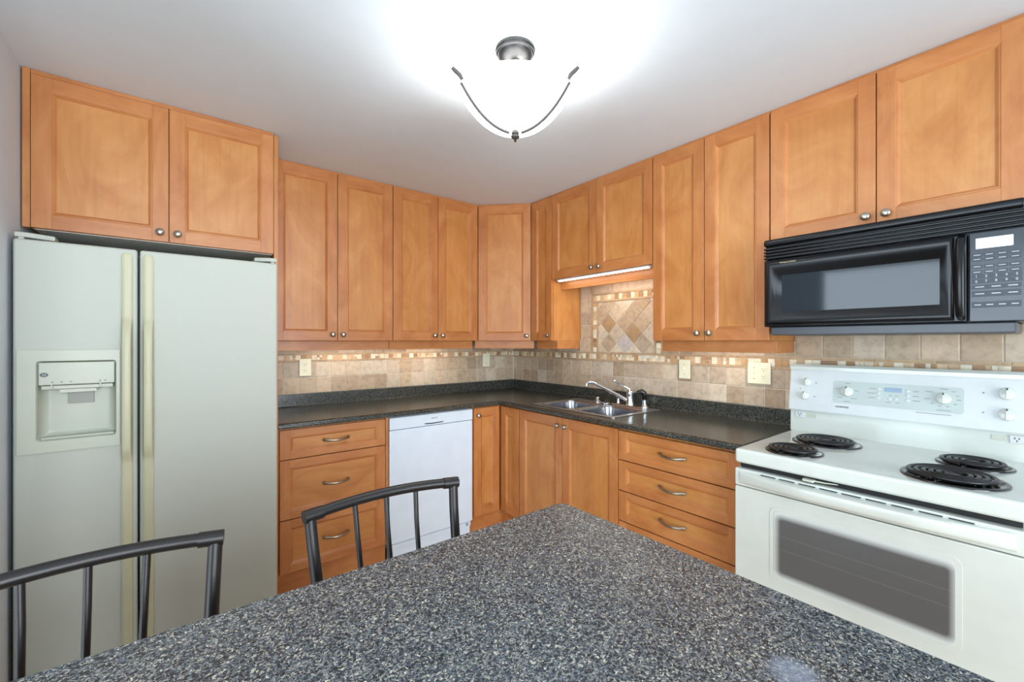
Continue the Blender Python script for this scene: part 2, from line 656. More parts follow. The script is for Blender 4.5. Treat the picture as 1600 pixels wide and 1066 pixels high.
class Tiles:
    """stones laid on a wall plane: u runs along the wall, z up; all stones of one wall are one mesh"""
    def __init__(s, axis, umin, umax):
        s.bm = bmesh.new()
        s.lay = s.bm.loops.layers.float_color.new('Col')
        s.axis, s.u0, s.u1 = axis, umin, umax

    def pt(s, u, z, d):
        return (u, -d, z) if s.axis == 'y' else (-d, u, z)

    def stone(s, poly, col, th=0.009, inset=0.0025):
        n = len(poly)
        cx = sum(p[0] for p in poly) / n
        cz = sum(p[1] for p in poly) / n
        def ins(p, k):
            v = Vector((p[0] - cx, p[1] - cz))
            L = v.length
            v = v * max(0, (L - k) / L) if L > 0 else v
            return (cx + v.x, cz + v.y)
        a = [s.bm.verts.new(s.pt(*p, 0.0015)) for p in poly]
        b = [s.bm.verts.new(s.pt(*p, th - inset * 0.6)) for p in poly]
        c = [s.bm.verts.new(s.pt(*ins(p, inset * 1.3), th)) for p in poly]
        fs = [s.bm.faces.new(c)]
        for i in range(n):
            j = (i + 1) % n
            fs.append(s.bm.faces.new([a[i], a[j], b[j], b[i]]))
            fs.append(s.bm.faces.new([b[i], b[j], c[j], c[i]]))
        k = R.uniform(0.9, 1.08)
        cc = (min(1, col[0] * k), min(1, col[1] * k), min(1, col[2] * k), 1)
        for f in fs:
            for lo in f.loops:
                lo[s.lay] = cc

    def rect(s, u0, u1, z0, z1, col, th=0.009, g=0.0016, inset=0.0025):
        u0, u1 = max(min(u0, u1), s.u0), min(max(u0, u1), s.u1)
        if u1 - u0 < 0.008:
            return
        s.stone([(u0 + g, z0 + g), (u1 - g, z0 + g), (u1 - g, z1 - g), (u0 + g, z1 - g)], col, th, inset)

    def row(s, ua, ub, z0, z1, size, start, cols=TILE):
        u = start
        while u > min(ua, ub):
            u -= size
        while u < max(ua, ub):
            lo, hi = max(u, min(ua, ub)), min(u + size, max(ua, ub))
            if hi - lo > 0.006:
                s.rect(lo, hi, z0, z1, R.choice(cols))
            u += size

    def mosaic(s, ua, ub, z0, z1, size=0.0335, vertical=False):
        k = 0
        u = ua
        while u < ub - 0.004:
            hi = min(u + size, ub)
            col = R.choice(MOS_L) if k % 3 == 0 else R.choice(MOS_D if R.random() < 0.85 else MOS_L)
            if vertical:
                s.rect(z0, z1, u, hi, col, 0.009, 0.0011, 0.0012)
            elif R.random() < 0.25:
                zm = (z0 + z1) / 2
                um = (u + hi) / 2
                for (p, q) in ((u, um), (um, hi)):
                    for (r_, t_) in ((z0, zm), (zm, z1)):
                        s.rect(p, q, r_, t_, R.choice(MOS_L + MOS_D[:3]), 0.009, 0.0009, 0.001)
            else:
                s.rect(u, hi, z0, z1, col, 0.009, 0.0011, 0.0012)
            u += size
            k += 1

    def liner(s, ua, ub, z0, z1, L=0.2):
        u = ua
        while u < ub - 0.003:
            s.rect(u, min(u + L, ub), z0, z1, R.choice(LINER), 0.013, 0.0008, 0.003)
            u += L

    def vliner(s, u0, u1, z0, z1, L=0.2):
        z = z0
        while z < z1 - 0.003:
            s.rect(u0, u1, z, min(z + L, z1), R.choice(LINER), 0.013, 0.0008, 0.003)
            z += L


def clip(poly, u0, u1, z0, z1):
    def half(ps, ax, v, keep):
        out = []
        for i, p in enumerate(ps):
            q = ps[(i + 1) % len(ps)]
            ip, iq = (p[ax] >= v) == keep, (q[ax] >= v) == keep
            if ip:
                out.append(p)
            if ip != iq:
                k = (v - p[ax]) / (q[ax] - p[ax])
                out.append((p[0] + k * (q[0] - p[0]), p[1] + k * (q[1] - p[1])))
        return out
    for ax, v, kp in ((0, u0, True), (0, u1, False), (1, z0, True), (1, z1, False)):
        poly = half(poly, ax, v, kp)
        if len(poly) < 3:
            return []
    return poly


ZS = 1.021                                   # top of the laminate upstand
# wall_back run
T = Tiles('y', -2.04, -0.012)
for z0, z1, st in ((ZS, 1.128, -1.815), (1.128, 1.232, -1.815)):
    T.row(-2.04, -0.012, z0, z1, 0.1, st)
T.liner(-2.04, -0.012, 1.232, 1.243)
T.mosaic(-2.04, -0.012, 1.243, 1.276)
T.liner(-2.04, -0.012, 1.276, 1.287)
T.row(-2.04, -0.012, 1.287, 1.371, 0.1, -1.86)
struct('trim_1', T.bm, 'tile')
bm = bmesh.new()
box(bm, -2.042, -0.006, -0.006, -0.0005, ZS - .004, 1.37)
struct('trim_2', bm, 'grout')
# wall_right run (u is y)
T = Tiles('x', -3.2, -0.012)
for z0, z1 in ((ZS, 1.122), (1.122, 1.224)):
    T.row(-3.2, -0.012, z0, z1, 0.1, -1.745)
T.row(-3.2, -2.29, 0.93, ZS, 0.1, -1.745)
T.liner(-3.2, -0.012, 1.224, 1.237)
T.mosaic(-3.2, -0.012, 1.237, 1.277)
T.liner(-3.2, -0.012, 1.277, 1.290)
T.row(-0.835, -0.012, 1.290, 1.371, 0.1, -0.4)
T.row(-2.29, -1.66, 1.290, 1.371, 0.1, -1.745)
T.row(-3.2, -2.29, 1.290, 1.398, 0.115, -2.29)
T.row(-3.2, -2.29, 1.398, 1.45, 0.115, -2.33)
# framed diamond panel behind the sink
for z0, z1 in ((1.290, 1.392), (1.392, 1.590), (1.590, 1.81)):
    T.rect(-0.946, -0.838, z0, z1 if z1 - z0 < .15 else z0 + .099, R.choice(TILE))
    if z1 - z0 > .15:
        T.rect(-0.946, -0.838, z0 + .099, z1, R.choice(TILE))
    T.rect(-1.655, -1.548, z0, z1 if z1 - z0 < .15 else z0 + .099, R.choice(TILE))
    if z1 - z0 > .15:
        T.rect(-1.655, -1.548, z0 + .099, z1, R.choice(TILE))
T.vliner(-0.962, -0.947, 1.290, 1.81)
T.mosaic(1.290, 1.652, -0.999, -0.963, vertical=True)
T.vliner(-1.012, -1.000, 1.290, 1.652)
T.vliner(-1.547, -1.532, 1.290, 1.81)
T.mosaic(1.290, 1.652, -1.531, -1.495, vertical=True)
T.vliner(-1.494, -1.482, 1.290, 1.652)
T.liner(-1.531, -0.963, 1.653, 1.666)
T.mosaic(-1.531, -0.963, 1.667, 1.706)
T.liner(-1.531, -0.963, 1.707, 1.720)
T.row(-1.531, -0.963, 1.721, 1.81, 0.19, -0.963)
st = 0.0715
for i in range(-3, 9):
    for j in range(-6, 6):
        if (i + j) % 2:
            continue
        cu, cz = -1.105 - i * st, 1.495 + j * st
        g = 0.0022
        poly = [(cu - st + g, cz), (cu, cz - st + g), (cu + st - g, cz), (cu, cz + st - g)]
        poly = clip(poly, -1.481, -1.013, 1.291, 1.652)
        if poly:
            ar = 0.5 * abs(sum(poly[k][0] * poly[(k + 1) % len(poly)][1] - poly[(k + 1) % len(poly)][0] * poly[k][1] for k in range(len(poly))))
            if ar > 2e-4:
                cl = R.choice(TILE + [lin(214, 200, 180)])
                if (i, j) in ((0, 0), (3, -1)):
                    cl = lin(172, 140, 104)
                if (i, j) == (2, -2):
                    cl = lin(200, 190, 184)
                T.stone(poly, cl)
struct('trim_3', T.bm, 'tile')
bm = bmesh.new()
box(bm, -0.006, -0.0005, -2.288, -0.006, ZS - .004, 1.37)
box(bm, -0.006, -0.0005, -1.66, -0.835, 1.37, 1.812)
box(bm, -0.006, -0.0005, -3.2, -2.288, 0.93, 1.45)
struct('trim_4', bm, 'grout')


# ------------------------------------------------------------------ cabinet parts
def knob_bm():
    bm = bmesh.new()
    lathe(bm, [(0.0, 0.0), (0.0085, 0.0), (0.0075, 0.004), (0.0058, 0.010), (0.0075, 0.014), (0.0135, 0.0175), (0.0158, 0.021),
               (0.0150, 0.025), (0.0105, 0.0282), (0.005, 0.0296), (0.0, 0.030)], axis=(0, -1, 0), seg=24)
    return bm


KN = None


def knob(parent, x, z, y=0.0):
    global KN
    if KN is None:
        o = obj('knob', knob_bm(), 'nickel', parent, loc=(x, y, z))
        KN = o
    else:
        o = KN.copy()
        C.objects.link(o)
        o.parent = parent
        o.location = (x, y, z)
    return o


PL = None


def pull(parent, x, z, y=0.0):
    """arched bow pull with flattened flared feet"""
    global PL
    if PL is None:
        bm = bmesh.new()
        pts, rs = [], []
        for i in range(25):
            s = -1 + 2 * i / 24
            pts.append((s * 0.066, -0.004 - 0.024 * (1 - s * s) ** 0.8, -0.006 * (1 - s * s)))
            rs.append(0.0062 + 0.0028 * abs(s) ** 3)
        tube(bm, pts, rs, 12, flat=((0, 1, 0), 0.62))
        for s in (-1, 1):
            lathe(bm, [(0.0, 0.0), (0.0075, 0.0), (0.0068, 0.007), (0.0, 0.0085)], (s * 0.062, 0, 0), (0, -1, 0), 14)
        PL = obj('pull', bm, 'pewter', parent, loc=(x, y, z))
        return PL
    o = PL.copy()
    C.objects.link(o)
    o.parent = parent
    o.location = (x, y, z)
    return o


def panel_front(bm, w_, h, stile=0.057, rail=None, t_=0.020, horizontal=False):
    """framed door or drawer front, lower-left front corner at the origin, front at y=0, going back to y=t_.
    material 0: grain along the panel, material 1: grain along the rails"""
    rail = rail or stile
    vm, hm = (0, 1)
    pm = 2
    b = 0.0022
    box(bm, 0, stile, 0, t_, 0, h, b, vm)
    box(bm, w_ - stile, w_, 0, t_, 0, h, b, vm)
    box(bm, stile - 0.001, w_ - stile + 0.001, 0.0003, t_, 0, rail, b, hm)
    box(bm, stile - 0.001, w_ - stile + 0.001, 0.0003, t_, h - rail, h, b, hm)
    # sticking: small bead, cove, then the flat centre panel
    loops = [(0.0, 0.0008), (0.0022, 0.0026), (0.0045, 0.0022), (0.0068, 0.0036), (0.0115, 0.0078), (0.0135, 0.0092), (0.0150, 0.0092)]
    rings = []
    for ins, d in loops:
        x0, x1, z0, z1 = stile - 0.0006 + ins, w_ - stile + 0.0006 - ins, rail - 0.0006 + ins, h - rail + 0.0006 - ins
        rings.append([bm.verts.new(p) for p in ((x0, d, z0), (x1, d, z0), (x1, d, z1), (x0, d, z1))])
    for a, c in zip(rings, rings[1:]):
        for k in range(4):
            k2 = (k + 1) % 4
            f = bm.faces.new([a[k], a[k2], c[k2], c[k]])
            f.material_index = hm if k in (0, 2) else vm
    f = bm.faces.new(rings[-1])
    f.material_index = pm


def door(parent, x0, x1, z0, z1, kn=None, name='door', loc=None, rotz=None):
    """kn: (side 'l'/'r', 'b'/'t')"""
    bm = bmesh.new()
    panel_front(bm, x1 - x0, z1 - z0)
    o = obj(name, bm, ['frame_v', 'frame_h', 'wood_v'], parent, loc=loc or (x0, 0, z0), rotz=rotz, sharp=25)
    if kn:
        x = 0.030 if kn[0] == 'l' else x1 - x0 - 0.030
        z = 0.038 if kn[1] == 'b' else z1 - z0 - 0.050
        knob(o, x, z)
    return o


def drawer(parent, x0, x1, z0, z1):
    bm = bmesh.new()
    panel_front(bm, x1 - x0, z1 - z0, 0.050, 0.042 if z1 - z0 > .2 else 0.036, horizontal=True)
    o = obj('drawer', bm, ['frame_v', 'frame_h', 'wood_h'], parent, loc=(x0, 0, z0), sharp=25)
    pull(o, (x1 - x0) / 2, (z1 - z0) / 2 + 0.003)
    return o


def body(parent, poly, z0, z1, mat='wood_v', name='body'):
    bm = bmesh.new()
    prism(bm, poly, z0, z1, 0.001)
    return obj(name, bm, mat, parent)


def rect(x0, x1, y0, y1):
    return [(x0, y0), (x1, y0), (x1, y1), (x0, y1)]


GU = 'maple wall cabinets'
GL = 'maple base cabinets'
ZB, ZT = 1.372, 2.419                       # bottom and top of the tall wall-cabinet doors


def wall_cabinet(name, label, loc, rotz, wd, doors, depth=0.309, zb=ZB, rail=None, light_rail=0.06, rail_y=0.072, ends=(0, 0), bottom=False):
    """doors: list of (x0, x1, knob); ends: return the light rail to the wall at the left / right end"""
    t_ = thing(name, label, 'cabinet', (loc[0], loc[1], zb), rotz, GU)
    body(t_, rect(0.0008, wd - 0.0008, 0.0205, depth - 0.0012), 0, CEIL - 0.0015 - zb)
    for x0, x1, k in doors:
        door(t_, x0, x1, 0.001, ZT - zb, k)
    bm = bmesh.new()
    box(bm, 0.0005, wd - 0.0005, 0.008, 0.0203, ZT - zb + 0.002, CEIL - 0.001 - zb, 0.001)
    obj('top_trim', bm, 'frame_h', t_)
    if light_rail:
        bm = bmesh.new()
        box(bm, 0.001 + (0.008 if ends[0] else 0), wd - 0.001, rail_y, rail_y + 0.018, -light_rail, -0.0002, 0.0012)
        for s, e in enumerate(ends):
            if e:
                x = 0.009 if s == 0 else wd - 0.001 - 0.018
                box(bm, x, x + 0.018, rail_y + 0.0182, depth - 0.014, -light_rail, -0.0002, 0.0012)
        obj('light_rail', bm, 'frame_h', t_)
    if bottom:
        bm = bmesh.new()
        box(bm, 0.012, wd - 0.012, 0.03, depth - 0.012, -0.0015, 0.0002)
        obj('bottom_panel', bm, 'melamine', t_)
    return t_


# wall_back wall cabinets (fronts at y = -0.309)
UY = -0.309
cab_a = wall_cabinet('wall_cabinet', 'tall maple wall cabinet with two wide doors standing next to the refrigerator cabinet',
             (-2.024, UY), 0, 0.7300, [(0.003, 0.3655, ('r', 'b')), (0.3685, 0.7285, ('l', 'b'))])
cab_b = wall_cabinet('wall_cabinet', 'tall maple wall cabinet with two narrow doors above the white dishwasher',
             (-1.2925, UY), 0, 0.6855, [(0.0015, 0.3425, ('r', 'b')), (0.3455, 0.684, ('l', 'b'))])
# corner cabinet, diagonal
P0, P1 = Vector((-0.605, -0.309)), Vector((-0.309, -0.605))
wd = (P1 - P0).length
t_ = thing('corner_wall_cabinet', 'single-door maple wall cabinet set diagonally across the room corner', 'cabinet', (P0.x, P0.y, ZB), -PI / 4, GU)
inv = Matrix.Rotation(PI / 4, 2)
tl = lambda x, y: tuple(inv @ (Vector((x, y)) - P0))
o_ = 0.0205 * math.sqrt(2)
body(t_, [tl(*p) for p in ((-0.6045, -0.309 + o_), (-0.309 + o_, -0.6045), (-0.0012, -0.6045), (-0.0012, -0.0012), (-0.6045, -0.0012))], 0, CEIL - 0.0015 - ZB)
door(t_, 0.006, wd - 0.006, 0.001, ZT - ZB, ('r', 'b'))
bm = bmesh.new()
box(bm, 0.012, wd - 0.012, 0.008, 0.0203, ZT - ZB + 0.002, CEIL - 0.001 - ZB, 0.001)
obj('top_trim', bm, 'frame_h', t_)
bm = bmesh.new()
box(bm, -0.034, wd + 0.018, 0.060, 0.078, -0.06, -0.0002, 0.0012)
obj('light_rail', bm, 'frame_h', t_)
# wall_right wall cabinets (fronts at x = -0.309)
wall_cabinet('wall_cabinet', 'narrow one-door maple wall cabinet between the diagonal corner cabinet and the sink',
             (UY, -0.606), RB, 0.2245, [(0.002, 0.2225, ('r', 'b'))], ends=(0, 1), rail_y=0.060)
cab_s = wall_cabinet('wall_cabinet', 'short two-door maple wall cabinet hung high over the sink and diamond tiles',
             (UY, -0.8315), RB, 0.8370, [(0.003, 0.4155, ('r', 'b')), (0.4185, 0.834, ('l', 'b'))], zb=1.813, light_rail=0.066, rail_y=0.094, bottom=True)
cab_t = wall_cabinet('wall_cabinet', 'tall two-door maple wall cabinet between the sink and the black microwave',
             (UY, -1.6695), RB, 0.6155, [(0.002, 0.3025, ('r', 'b')), (0.3055, 0.6135, ('l', 'b'))], ends=(1, 1), rail_y=0.085)
wall_cabinet('wall_cabinet', 'short two-door maple wall cabinet directly above the black microwave',
             (UY, -2.2860), RB, 0.7620, [(0.002, 0.3795, ('r', 'b')), (0.3825, 0.7600, ('l', 'b'))], zb=1.822, light_rail=0)
# cabinet over the refrigerator
FY = -0.636
ZF = 1.814
t_ = thing('fridge_cabinet', 'deep two-door maple cabinet above the cream refrigerator', 'cabinet', (-2.927, FY, 0), 0, GU)
body(t_, rect(0.024, 0.862, 0.0205, -FY - 0.0012), ZF, CEIL - 0.0015)
bm = bmesh.new()
box(bm, 0.0, 0.0215, 0.002, 0.030, ZF, CEIL - 0.0015, 0.001)
obj('filler_strip', bm, 'frame_v', t_)
door(t_, 0.023, 0.4430, ZF + 0.001, 2.414, ('r', 'b'))
door(t_, 0.4455, 0.8610, ZF + 0.001, 2.414, ('l', 'b'))
bm = bmesh.new()
box(bm, 0.022, 0.8625, 0.006, 0.0203, 2.4165, CEIL - 0.001, 0.001)
obj('top_trim', bm, 'frame_h', t_)
bm = bmesh.new()
box(bm, 0.8635, 0.8825, 0.008, -FY - 0.0012, 0.0005, CEIL - 0.0115, 0.001)
obj('side_panel', bm, 'wood_v', t_)
bm = bmesh.new()
box(bm, 0.03, 0.858, 0.024, -FY - 0.012, ZF - 0.002, ZF + 0.0002)
obj('bottom_panel', bm, 'melamine', t_)

# ------------------------------------------------------------------ base cabinets
BY = -0.61
ZC = 0.912                                  # underside of the counter


def base_parts(t_, wd, depth=0.61, x0=0.0):
    body(t_, rect(x0 + 0.0008, wd - 0.0008, 0.0205, depth - 0.0012), 0.145, ZC)
    bm = bmesh.new()
    box(bm, x0 + 0.0008, wd - 0.0008, 0.052, 0.070, 0.001, 0.1445, 0.001)
    obj('toe_kick', bm, 'frame_h', t_)


t_ = thing('base_cabinet', 'maple base cabinet with three deep drawers between refrigerator and white dishwasher', 'cabinet', (-2.043, BY, 0), 0, GL)
base_parts(t_, 0.596)
drawer(t_, 0.009, 0.575, 0.748, 0.902)
drawer(t_, 0.009, 0.575, 0.432, 0.743)
drawer(t_, 0.009, 0.575, 0.150, 0.427)
bm = bmesh.new()
box(bm, 0.5775, 0.5945, 0.0, 0.0203, 0.146, ZC, 0.001)
obj('filler_strip', bm, 'frame_v', t_)

t_ = thing('corner_base_cabinet', 'maple base cabinet folding around the inside corner under the countertop', 'cabinet', (-0.843, BY, 0), 0, GL)
body(t_, [(0.001, 0.0205), (0.2535, 0.0205), (0.2535, -0.2125), (0.8418, -0.2125), (0.8418, 0.6088), (0.001, 0.6088)], 0.145, ZC)
door(t_, 0.009, 0.226, 0.150, 0.903, ('l', 't'))
door(t_, 0, 0.2035, 0.150, 0.903, None, loc=(0.233, -0.0075, 0.150), rotz=RB)
bm = bmesh.new()
box(bm, 0.001, 0.287, 0.052, 0.070, 0.001, 0.1445, 0.001)
box(bm, 0.287, 0.305, -0.2125, 0.070, 0.001, 0.1445, 0.001)
obj('toe_kick', bm, 'frame_h', t_)

t_ = thing('sink_base_cabinet', 'maple base cabinet with two plain tall doors below the sink', 'cabinet', (BY, -0.8245, 0), RB, GL)
# open carcass so that the sink bowls hang inside it
bm = bmesh.new()
for q in ((0.0008, 0.019, 0.0205, 0.608, 0.145, ZC), (0.8172, 0.8352, 0.0205, 0.608, 0.145, ZC), (0.019, 0.8172, 0.0205, 0.608, 0.145, 0.163),
          (0.019, 0.8172, 0.0205, 0.036, 0.163, ZC), (0.019, 0.8172, 0.60, 0.608, 0.163, ZC)):
    box(bm, *q)
obj('body', bm, 'wood_v', t_)
bm = bmesh.new()
box(bm, 0.0008, 0.8352, 0.052, 0.070, 0.001, 0.1445, 0.001)
obj('toe_kick', bm, 'frame_h', t_)
door(t_, 0.005, 0.4145, 0.150, 0.903, ('r', 't'))
door(t_, 0.4180, 0.8335, 0.150, 0.903, ('l', 't'))

t_ = thing('base_cabinet', 'maple base cabinet with a stack of shallow drawers between sink cabinet and range', 'cabinet', (BY, -1.6605, 0), RB, GL)
base_parts(t_, 0.6405)
for z0, z1 in ((0.745, 0.897), (0.584, 0.740), (0.424, 0.579), (0.150, 0.419)):
    drawer(t_, 0.0025, 0.628, z0, z1)

# ------------------------------------------------------------------ dishwasher
t_ = thing('dishwasher', 'white built-in dishwasher under the countertop beside the drawers', 'dishwasher', (-1.4455, BY, 0), 0)
bm = bmesh.new()
box(bm, 0.004, 0.597, 0.024, 0.58, 0.10, 0.905)
obj('body', bm, 'white_shade', t_)
bm = bmesh.new()
box(bm, 0.003, 0.598, 0.0, 0.024, 0.134, 0.826, 0.006)
obj('door', bm, 'white', t_)
bm = bmesh.new()
# control fascia with a pocket grip
box(bm, 0.003, 0.598, -0.003, 0.024, 0.8285, 0.903, 0.005)
fa = obj('control_panel', bm, 'white', t_)
bm = bmesh.new()
pts = bez((0.232, -0.0036, 0.8435), (0.300, -0.0036, 0.8385), (0.372, -0.0036, 0.8435), 10)
tube(bm, pts, [0.001] + [0.0034] * 9 + [0.001], 8, flat=((0, 1, 0), 0.35))
obj('grip_recess', bm, 'ink_dark', fa)
text('brand_mark', 'BOSCH', 0.013, 'ink_dark', fa, (0.305, -0.0034, 0.873), PI / 2)
bm = bmesh.new()
box(bm, 0.006, 0.595, 0.030, 0.050, 0.012, 0.13, 0.002)
box(bm, 0.006, 0.595, 0.018, 0.0305, 0.094, 0.122, 0.003)
obj('kick_plate', bm, 'white', t_)
bm = bmesh.new()
box(bm, 0.555, 0.575, 0.0165, 0.020, 0.100, 0.118, 0.001)
obj('latch_tab', bm, 'lcd', t_)

# ------------------------------------------------------------------ countertop
CT = 0.942
ct = thing('countertop', 'dark speckled laminate countertop running around the corner over the base cabinets', 'countertop', (0, 0, 0))
XL, YR = -2.0435, -2.3015


def sweepL(prof):
    bm = bmesh.new()
    rows = []
    for d, z in prof:
        rows.append([bm.verts.new((XL, -d, z)), bm.verts.new((-d, -d, z)), bm.verts.new((-d, YR, z))])
    n = len(rows)
    for i in range(n):
        a, b = rows[i], rows[(i + 1) % n]
        for k in (0, 1):
            bm.faces.new([a[k], a[k + 1], b[k + 1], b[k]])
    bm.faces.new([r_[0] for r_ in rows])
    bm.faces.new([r_[2] for r_ in rows][::-1])
    bmesh.ops.recalc_face_normals(bm, faces=bm.faces[:])
    return bm


prof = [(0.0012, 0.9135), (0.0012, CT), (0.615, CT), (0.624, CT - 0.0008), (0.632, CT - 0.004), (0.6365, CT - 0.010), (0.6375, CT - 0.016), (0.6370, 0.918), (0.634, 0.9145), (0.628, 0.9135)]
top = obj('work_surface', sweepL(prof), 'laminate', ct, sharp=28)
# cut the sink opening
cb = bmesh.new()
box(cb, -0.535, -0.115, -1.565, -0.920, 0.88, 0.99)
cut = obj('cutter', cb, 'laminate')
md = top.modifiers.new('cut', 'BOOLEAN')
md.operation = 'DIFFERENCE'
md.solver = 'EXACT'
md.object = cut
dg = bpy.context.evaluated_depsgraph_get()
nm = bpy.data.meshes.new_from_object(top.evaluated_get(dg))
top.modifiers.clear()
top.data = nm
top.modifiers.new('normals', 'WEIGHTED_NORMAL').keep_sharp = True
bpy.data.objects.remove(cut)
prof = [(0.0012, CT + 0.0003), (0.0012, ZS - 0.003), (0.004, ZS), (0.016, ZS), (0.0195, ZS - 0.0018), (0.0205, ZS - 0.006), (0.0210, CT + 0.012), (0.024, CT + 0.004), (0.032, CT + 0.0003)]
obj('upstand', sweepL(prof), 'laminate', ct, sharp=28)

# ------------------------------------------------------------------ sink
def rrect(x0, x1, y0, y1, r, n=5):
    out = []
    for cx, cy, a0 in ((x1 - r, y1 - r, 0), (x0 + r, y1 - r, PI / 2), (x0 + r, y0 + r, PI), (x1 - r, y0 + r, 1.5 * PI)):
        for k in range(n + 1):
            a = a0 + PI / 2 * k / n
            out.append((cx + r * math.cos(a), cy + r * math.sin(a)))
    return out


t_ = thing('sink', 'stainless steel double-bowl sink set in the countertop', 'sink', (0, 0, CT))
bowls = [(-0.528, -0.205, -1.225, -0.930), (-0.528, -0.205, -1.555, -1.262)]
# rim deck with two openings: outer ring, then strips, made as one boolean-free quad patch
bm = bmesh.new()
outer = rrect(-0.558, -0.092, -1.588, -0.897, 0.02)
prism(bm, outer, 0.0004, 0.0042, 0.0012)
rim = obj('rim', bm, 'steel_rim_lit', t_, sharp=40)
cb = bmesh.new()
for b in bowls:
    prism(cb, rrect(*b, 0.055, 8), -0.1, 0.1)
cut = obj('cutter', cb, 'steel')
cut.location = (0, 0, CT)
md = rim.modifiers.new('cut', 'BOOLEAN')
md.operation = 'DIFFERENCE'
md.solver = 'EXACT'
md.object = cut
bpy.context.view_layer.update()
dg = bpy.context.evaluated_depsgraph_get()
nm = bpy.data.meshes.new_from_object(rim.evaluated_get(dg))
rim.modifiers.clear()
rim.data = nm
rim.modifiers.new('normals', 'WEIGHTED_NORMAL').keep_sharp = True
bpy.data.objects.remove(cut)
for b in bowls:
    bm = bmesh.new()
    rings = []
    for ins, z, r in ((-0.0006, 0.0044, 0.055), (0.003, 0.002, 0.055), (0.006, -0.006, 0.055), (0.016, -0.12, 0.055), (0.024, -0.145, 0.05), (0.045, -0.158, 0.045), (0.09, -0.162, 0.03)):
        rings.append([bm.verts.new((x, y, z)) for x, y in rrect(b[0] + ins, b[1] - ins, b[2] + ins, b[3] - ins, r, 8)])
    for a, c in zip(rings, rings[1:]):
        n = len(a)
        for k in range(n):
            bm.faces.new([a[k], a[(k + 1) % n], c[(k + 1) % n], c[k]])
    bm.faces.new(rings[-1])
    bw = obj('bowl', bm, 'steel', t_, sharp=60)
    bm = bmesh.new()
    lathe(bm, [(0.0, -0.161), (0.042, -0.161), (0.042, -0.159), (0.03, -0.1585), (0.0, -0.160)], ((b[0] + b[1]) / 2, (b[2] + b[3]) / 2, 0))
    obj('drain', bm, 'chrome', bw)

# faucet and its neighbours on the sink deck
DK = CT + 0.0046
t_ = thing('faucet', 'chrome single-lever kitchen faucet with long slanted spout behind the sink', 'faucet', (-0.142, -1.390, DK))
bm = bmesh.new()
prism(bm, rrect(-0.030, 0.030, -0.135, 0.135, 0.029, 6), 0, 0.010, 0.003)
obj('base_plate', bm, 'chrome', t_)
bm = bmesh.new()
lathe(bm, [(0.0, 0.0102), (0.026, 0.0102), (0.024, 0.02), (0.021, 0.055), (0.022, 0.075), (0.0235, 0.088), (0.022, 0.100), (0.014, 0.110), (0.0, 0.113)])
obj('faucet_body', bm, 'chrome', t_)
bm = bmesh.new()
tp = Vector((-0.165, 0.195, 0.150))
pts = [Vector((-0.012, 0.014, 0.040)), Vector((-0.035, 0.041, 0.060))] + bez((-0.060, 0.071, 0.080), (-0.110, 0.130, 0.122), (-0.150, 0.177, 0.148), 6) + \
      [tp, tp + Vector((-0.012, 0.014, -0.006)), tp + Vector((-0.016, 0.018, -0.022))]
tube(bm, pts, [0.012, 0.0115] + [0.0105] * 7 + [0.0105, 0.0105, 0.0105], 14)
obj('spout', bm, 'chrome', t_)
bm = bmesh.new()
pts = [(0, 0, 0.108), (-0.015, 0.012, 0.120), (-0.045, 0.030, 0.140), (-0.085, 0.050, 0.166), (-0.098, 0.056, 0.172)]
tube(bm, pts, [0.013, 0.010, 0.0075, 0.0095, 0.006], 12)
obj('lever', bm, 'chrome', t_)

t_ = thing('side_sprayer', 'black-headed chrome side sprayer right of the faucet', 'sprayer', (-0.142, -1.500, DK + 0.0102))
bm = bmesh.new()
lathe(bm, [(0.0, 0.0), (0.020, 0.0), (0.018, 0.006), (0.0125, 0.012), (0.0115, 0.040), (0.013, 0.046), (0.0, 0.047)])
obj('holder', bm, 'chrome', t_)
bm = bmesh.new()
tube(bm, [(0, 0, 0.046), (0, 0, 0.070), (-0.003, 0.003, 0.086), (-0.014, 0.012, 0.096), (-0.026, 0.022, 0.092), (-0.034, 0.030, 0.084)], [0.0135, 0.016, 0.018, 0.017, 0.015, 0.012], 14)
obj('spray_head', bm, 'sprayblack', t_)

t_ = thing('filter_tap', 'small chrome filter tap with short side lever left of the faucet', 'tap', (-0.142, -1.296, DK + 0.0102))
bm = bmesh.new()
lathe(bm, [(0.0, 0.0), (0.013, 0.0), (0.010, 0.006), (0.009, 0.030), (0.0125, 0.036), (0.0125, 0.058), (0.010, 0.064), (0.0, 0.066)])
obj('stem', bm, 'chrome', t_)
bm = bmesh.new()
tube(bm, [(0, 0, 0.058), (-0.012, 0.03, 0.062), (-0.022, 0.058, 0.066)], [0.006, 0.005, 0.0045], 10)
obj('lever', bm, 'chrome', t_)

t_ = thing('soap_cap', 'small round chrome cap standing on the sink deck nearest the corner', 'sink cap', (-0.125, -1.105, DK))
bm = bmesh.new()
lathe(bm, [(0.0, 0.0), (0.020, 0.0), (0.021, 0.006), (0.014, 0.010), (0.014, 0.022), (0.016, 0.026), (0.012, 0.031), (0.0, 0.032)])
obj('cap', bm, 'chrome', t_)
t_ = thing('sink_strainer', 'chrome basket strainer with black knob lying on the sink deck', 'strainer', (-0.160, -1.203, DK))
bm = bmesh.new()
lathe(bm, [(0.0, 0.0), (0.034, 0.0), (0.040, 0.004), (0.040, 0.007), (0.028, 0.010), (0.0, 0.011)])
obj('basket', bm, 'chrome', t_)
bm = bmesh.new()
lathe(bm, [(0.0, 0.0105), (0.007, 0.0105), (0.006, 0.018), (0.011, 0.024), (0.011, 0.029), (0.0, 0.031)])
obj('knob', bm, 'sprayblack', t_)['label'] = 'black strainer knob'


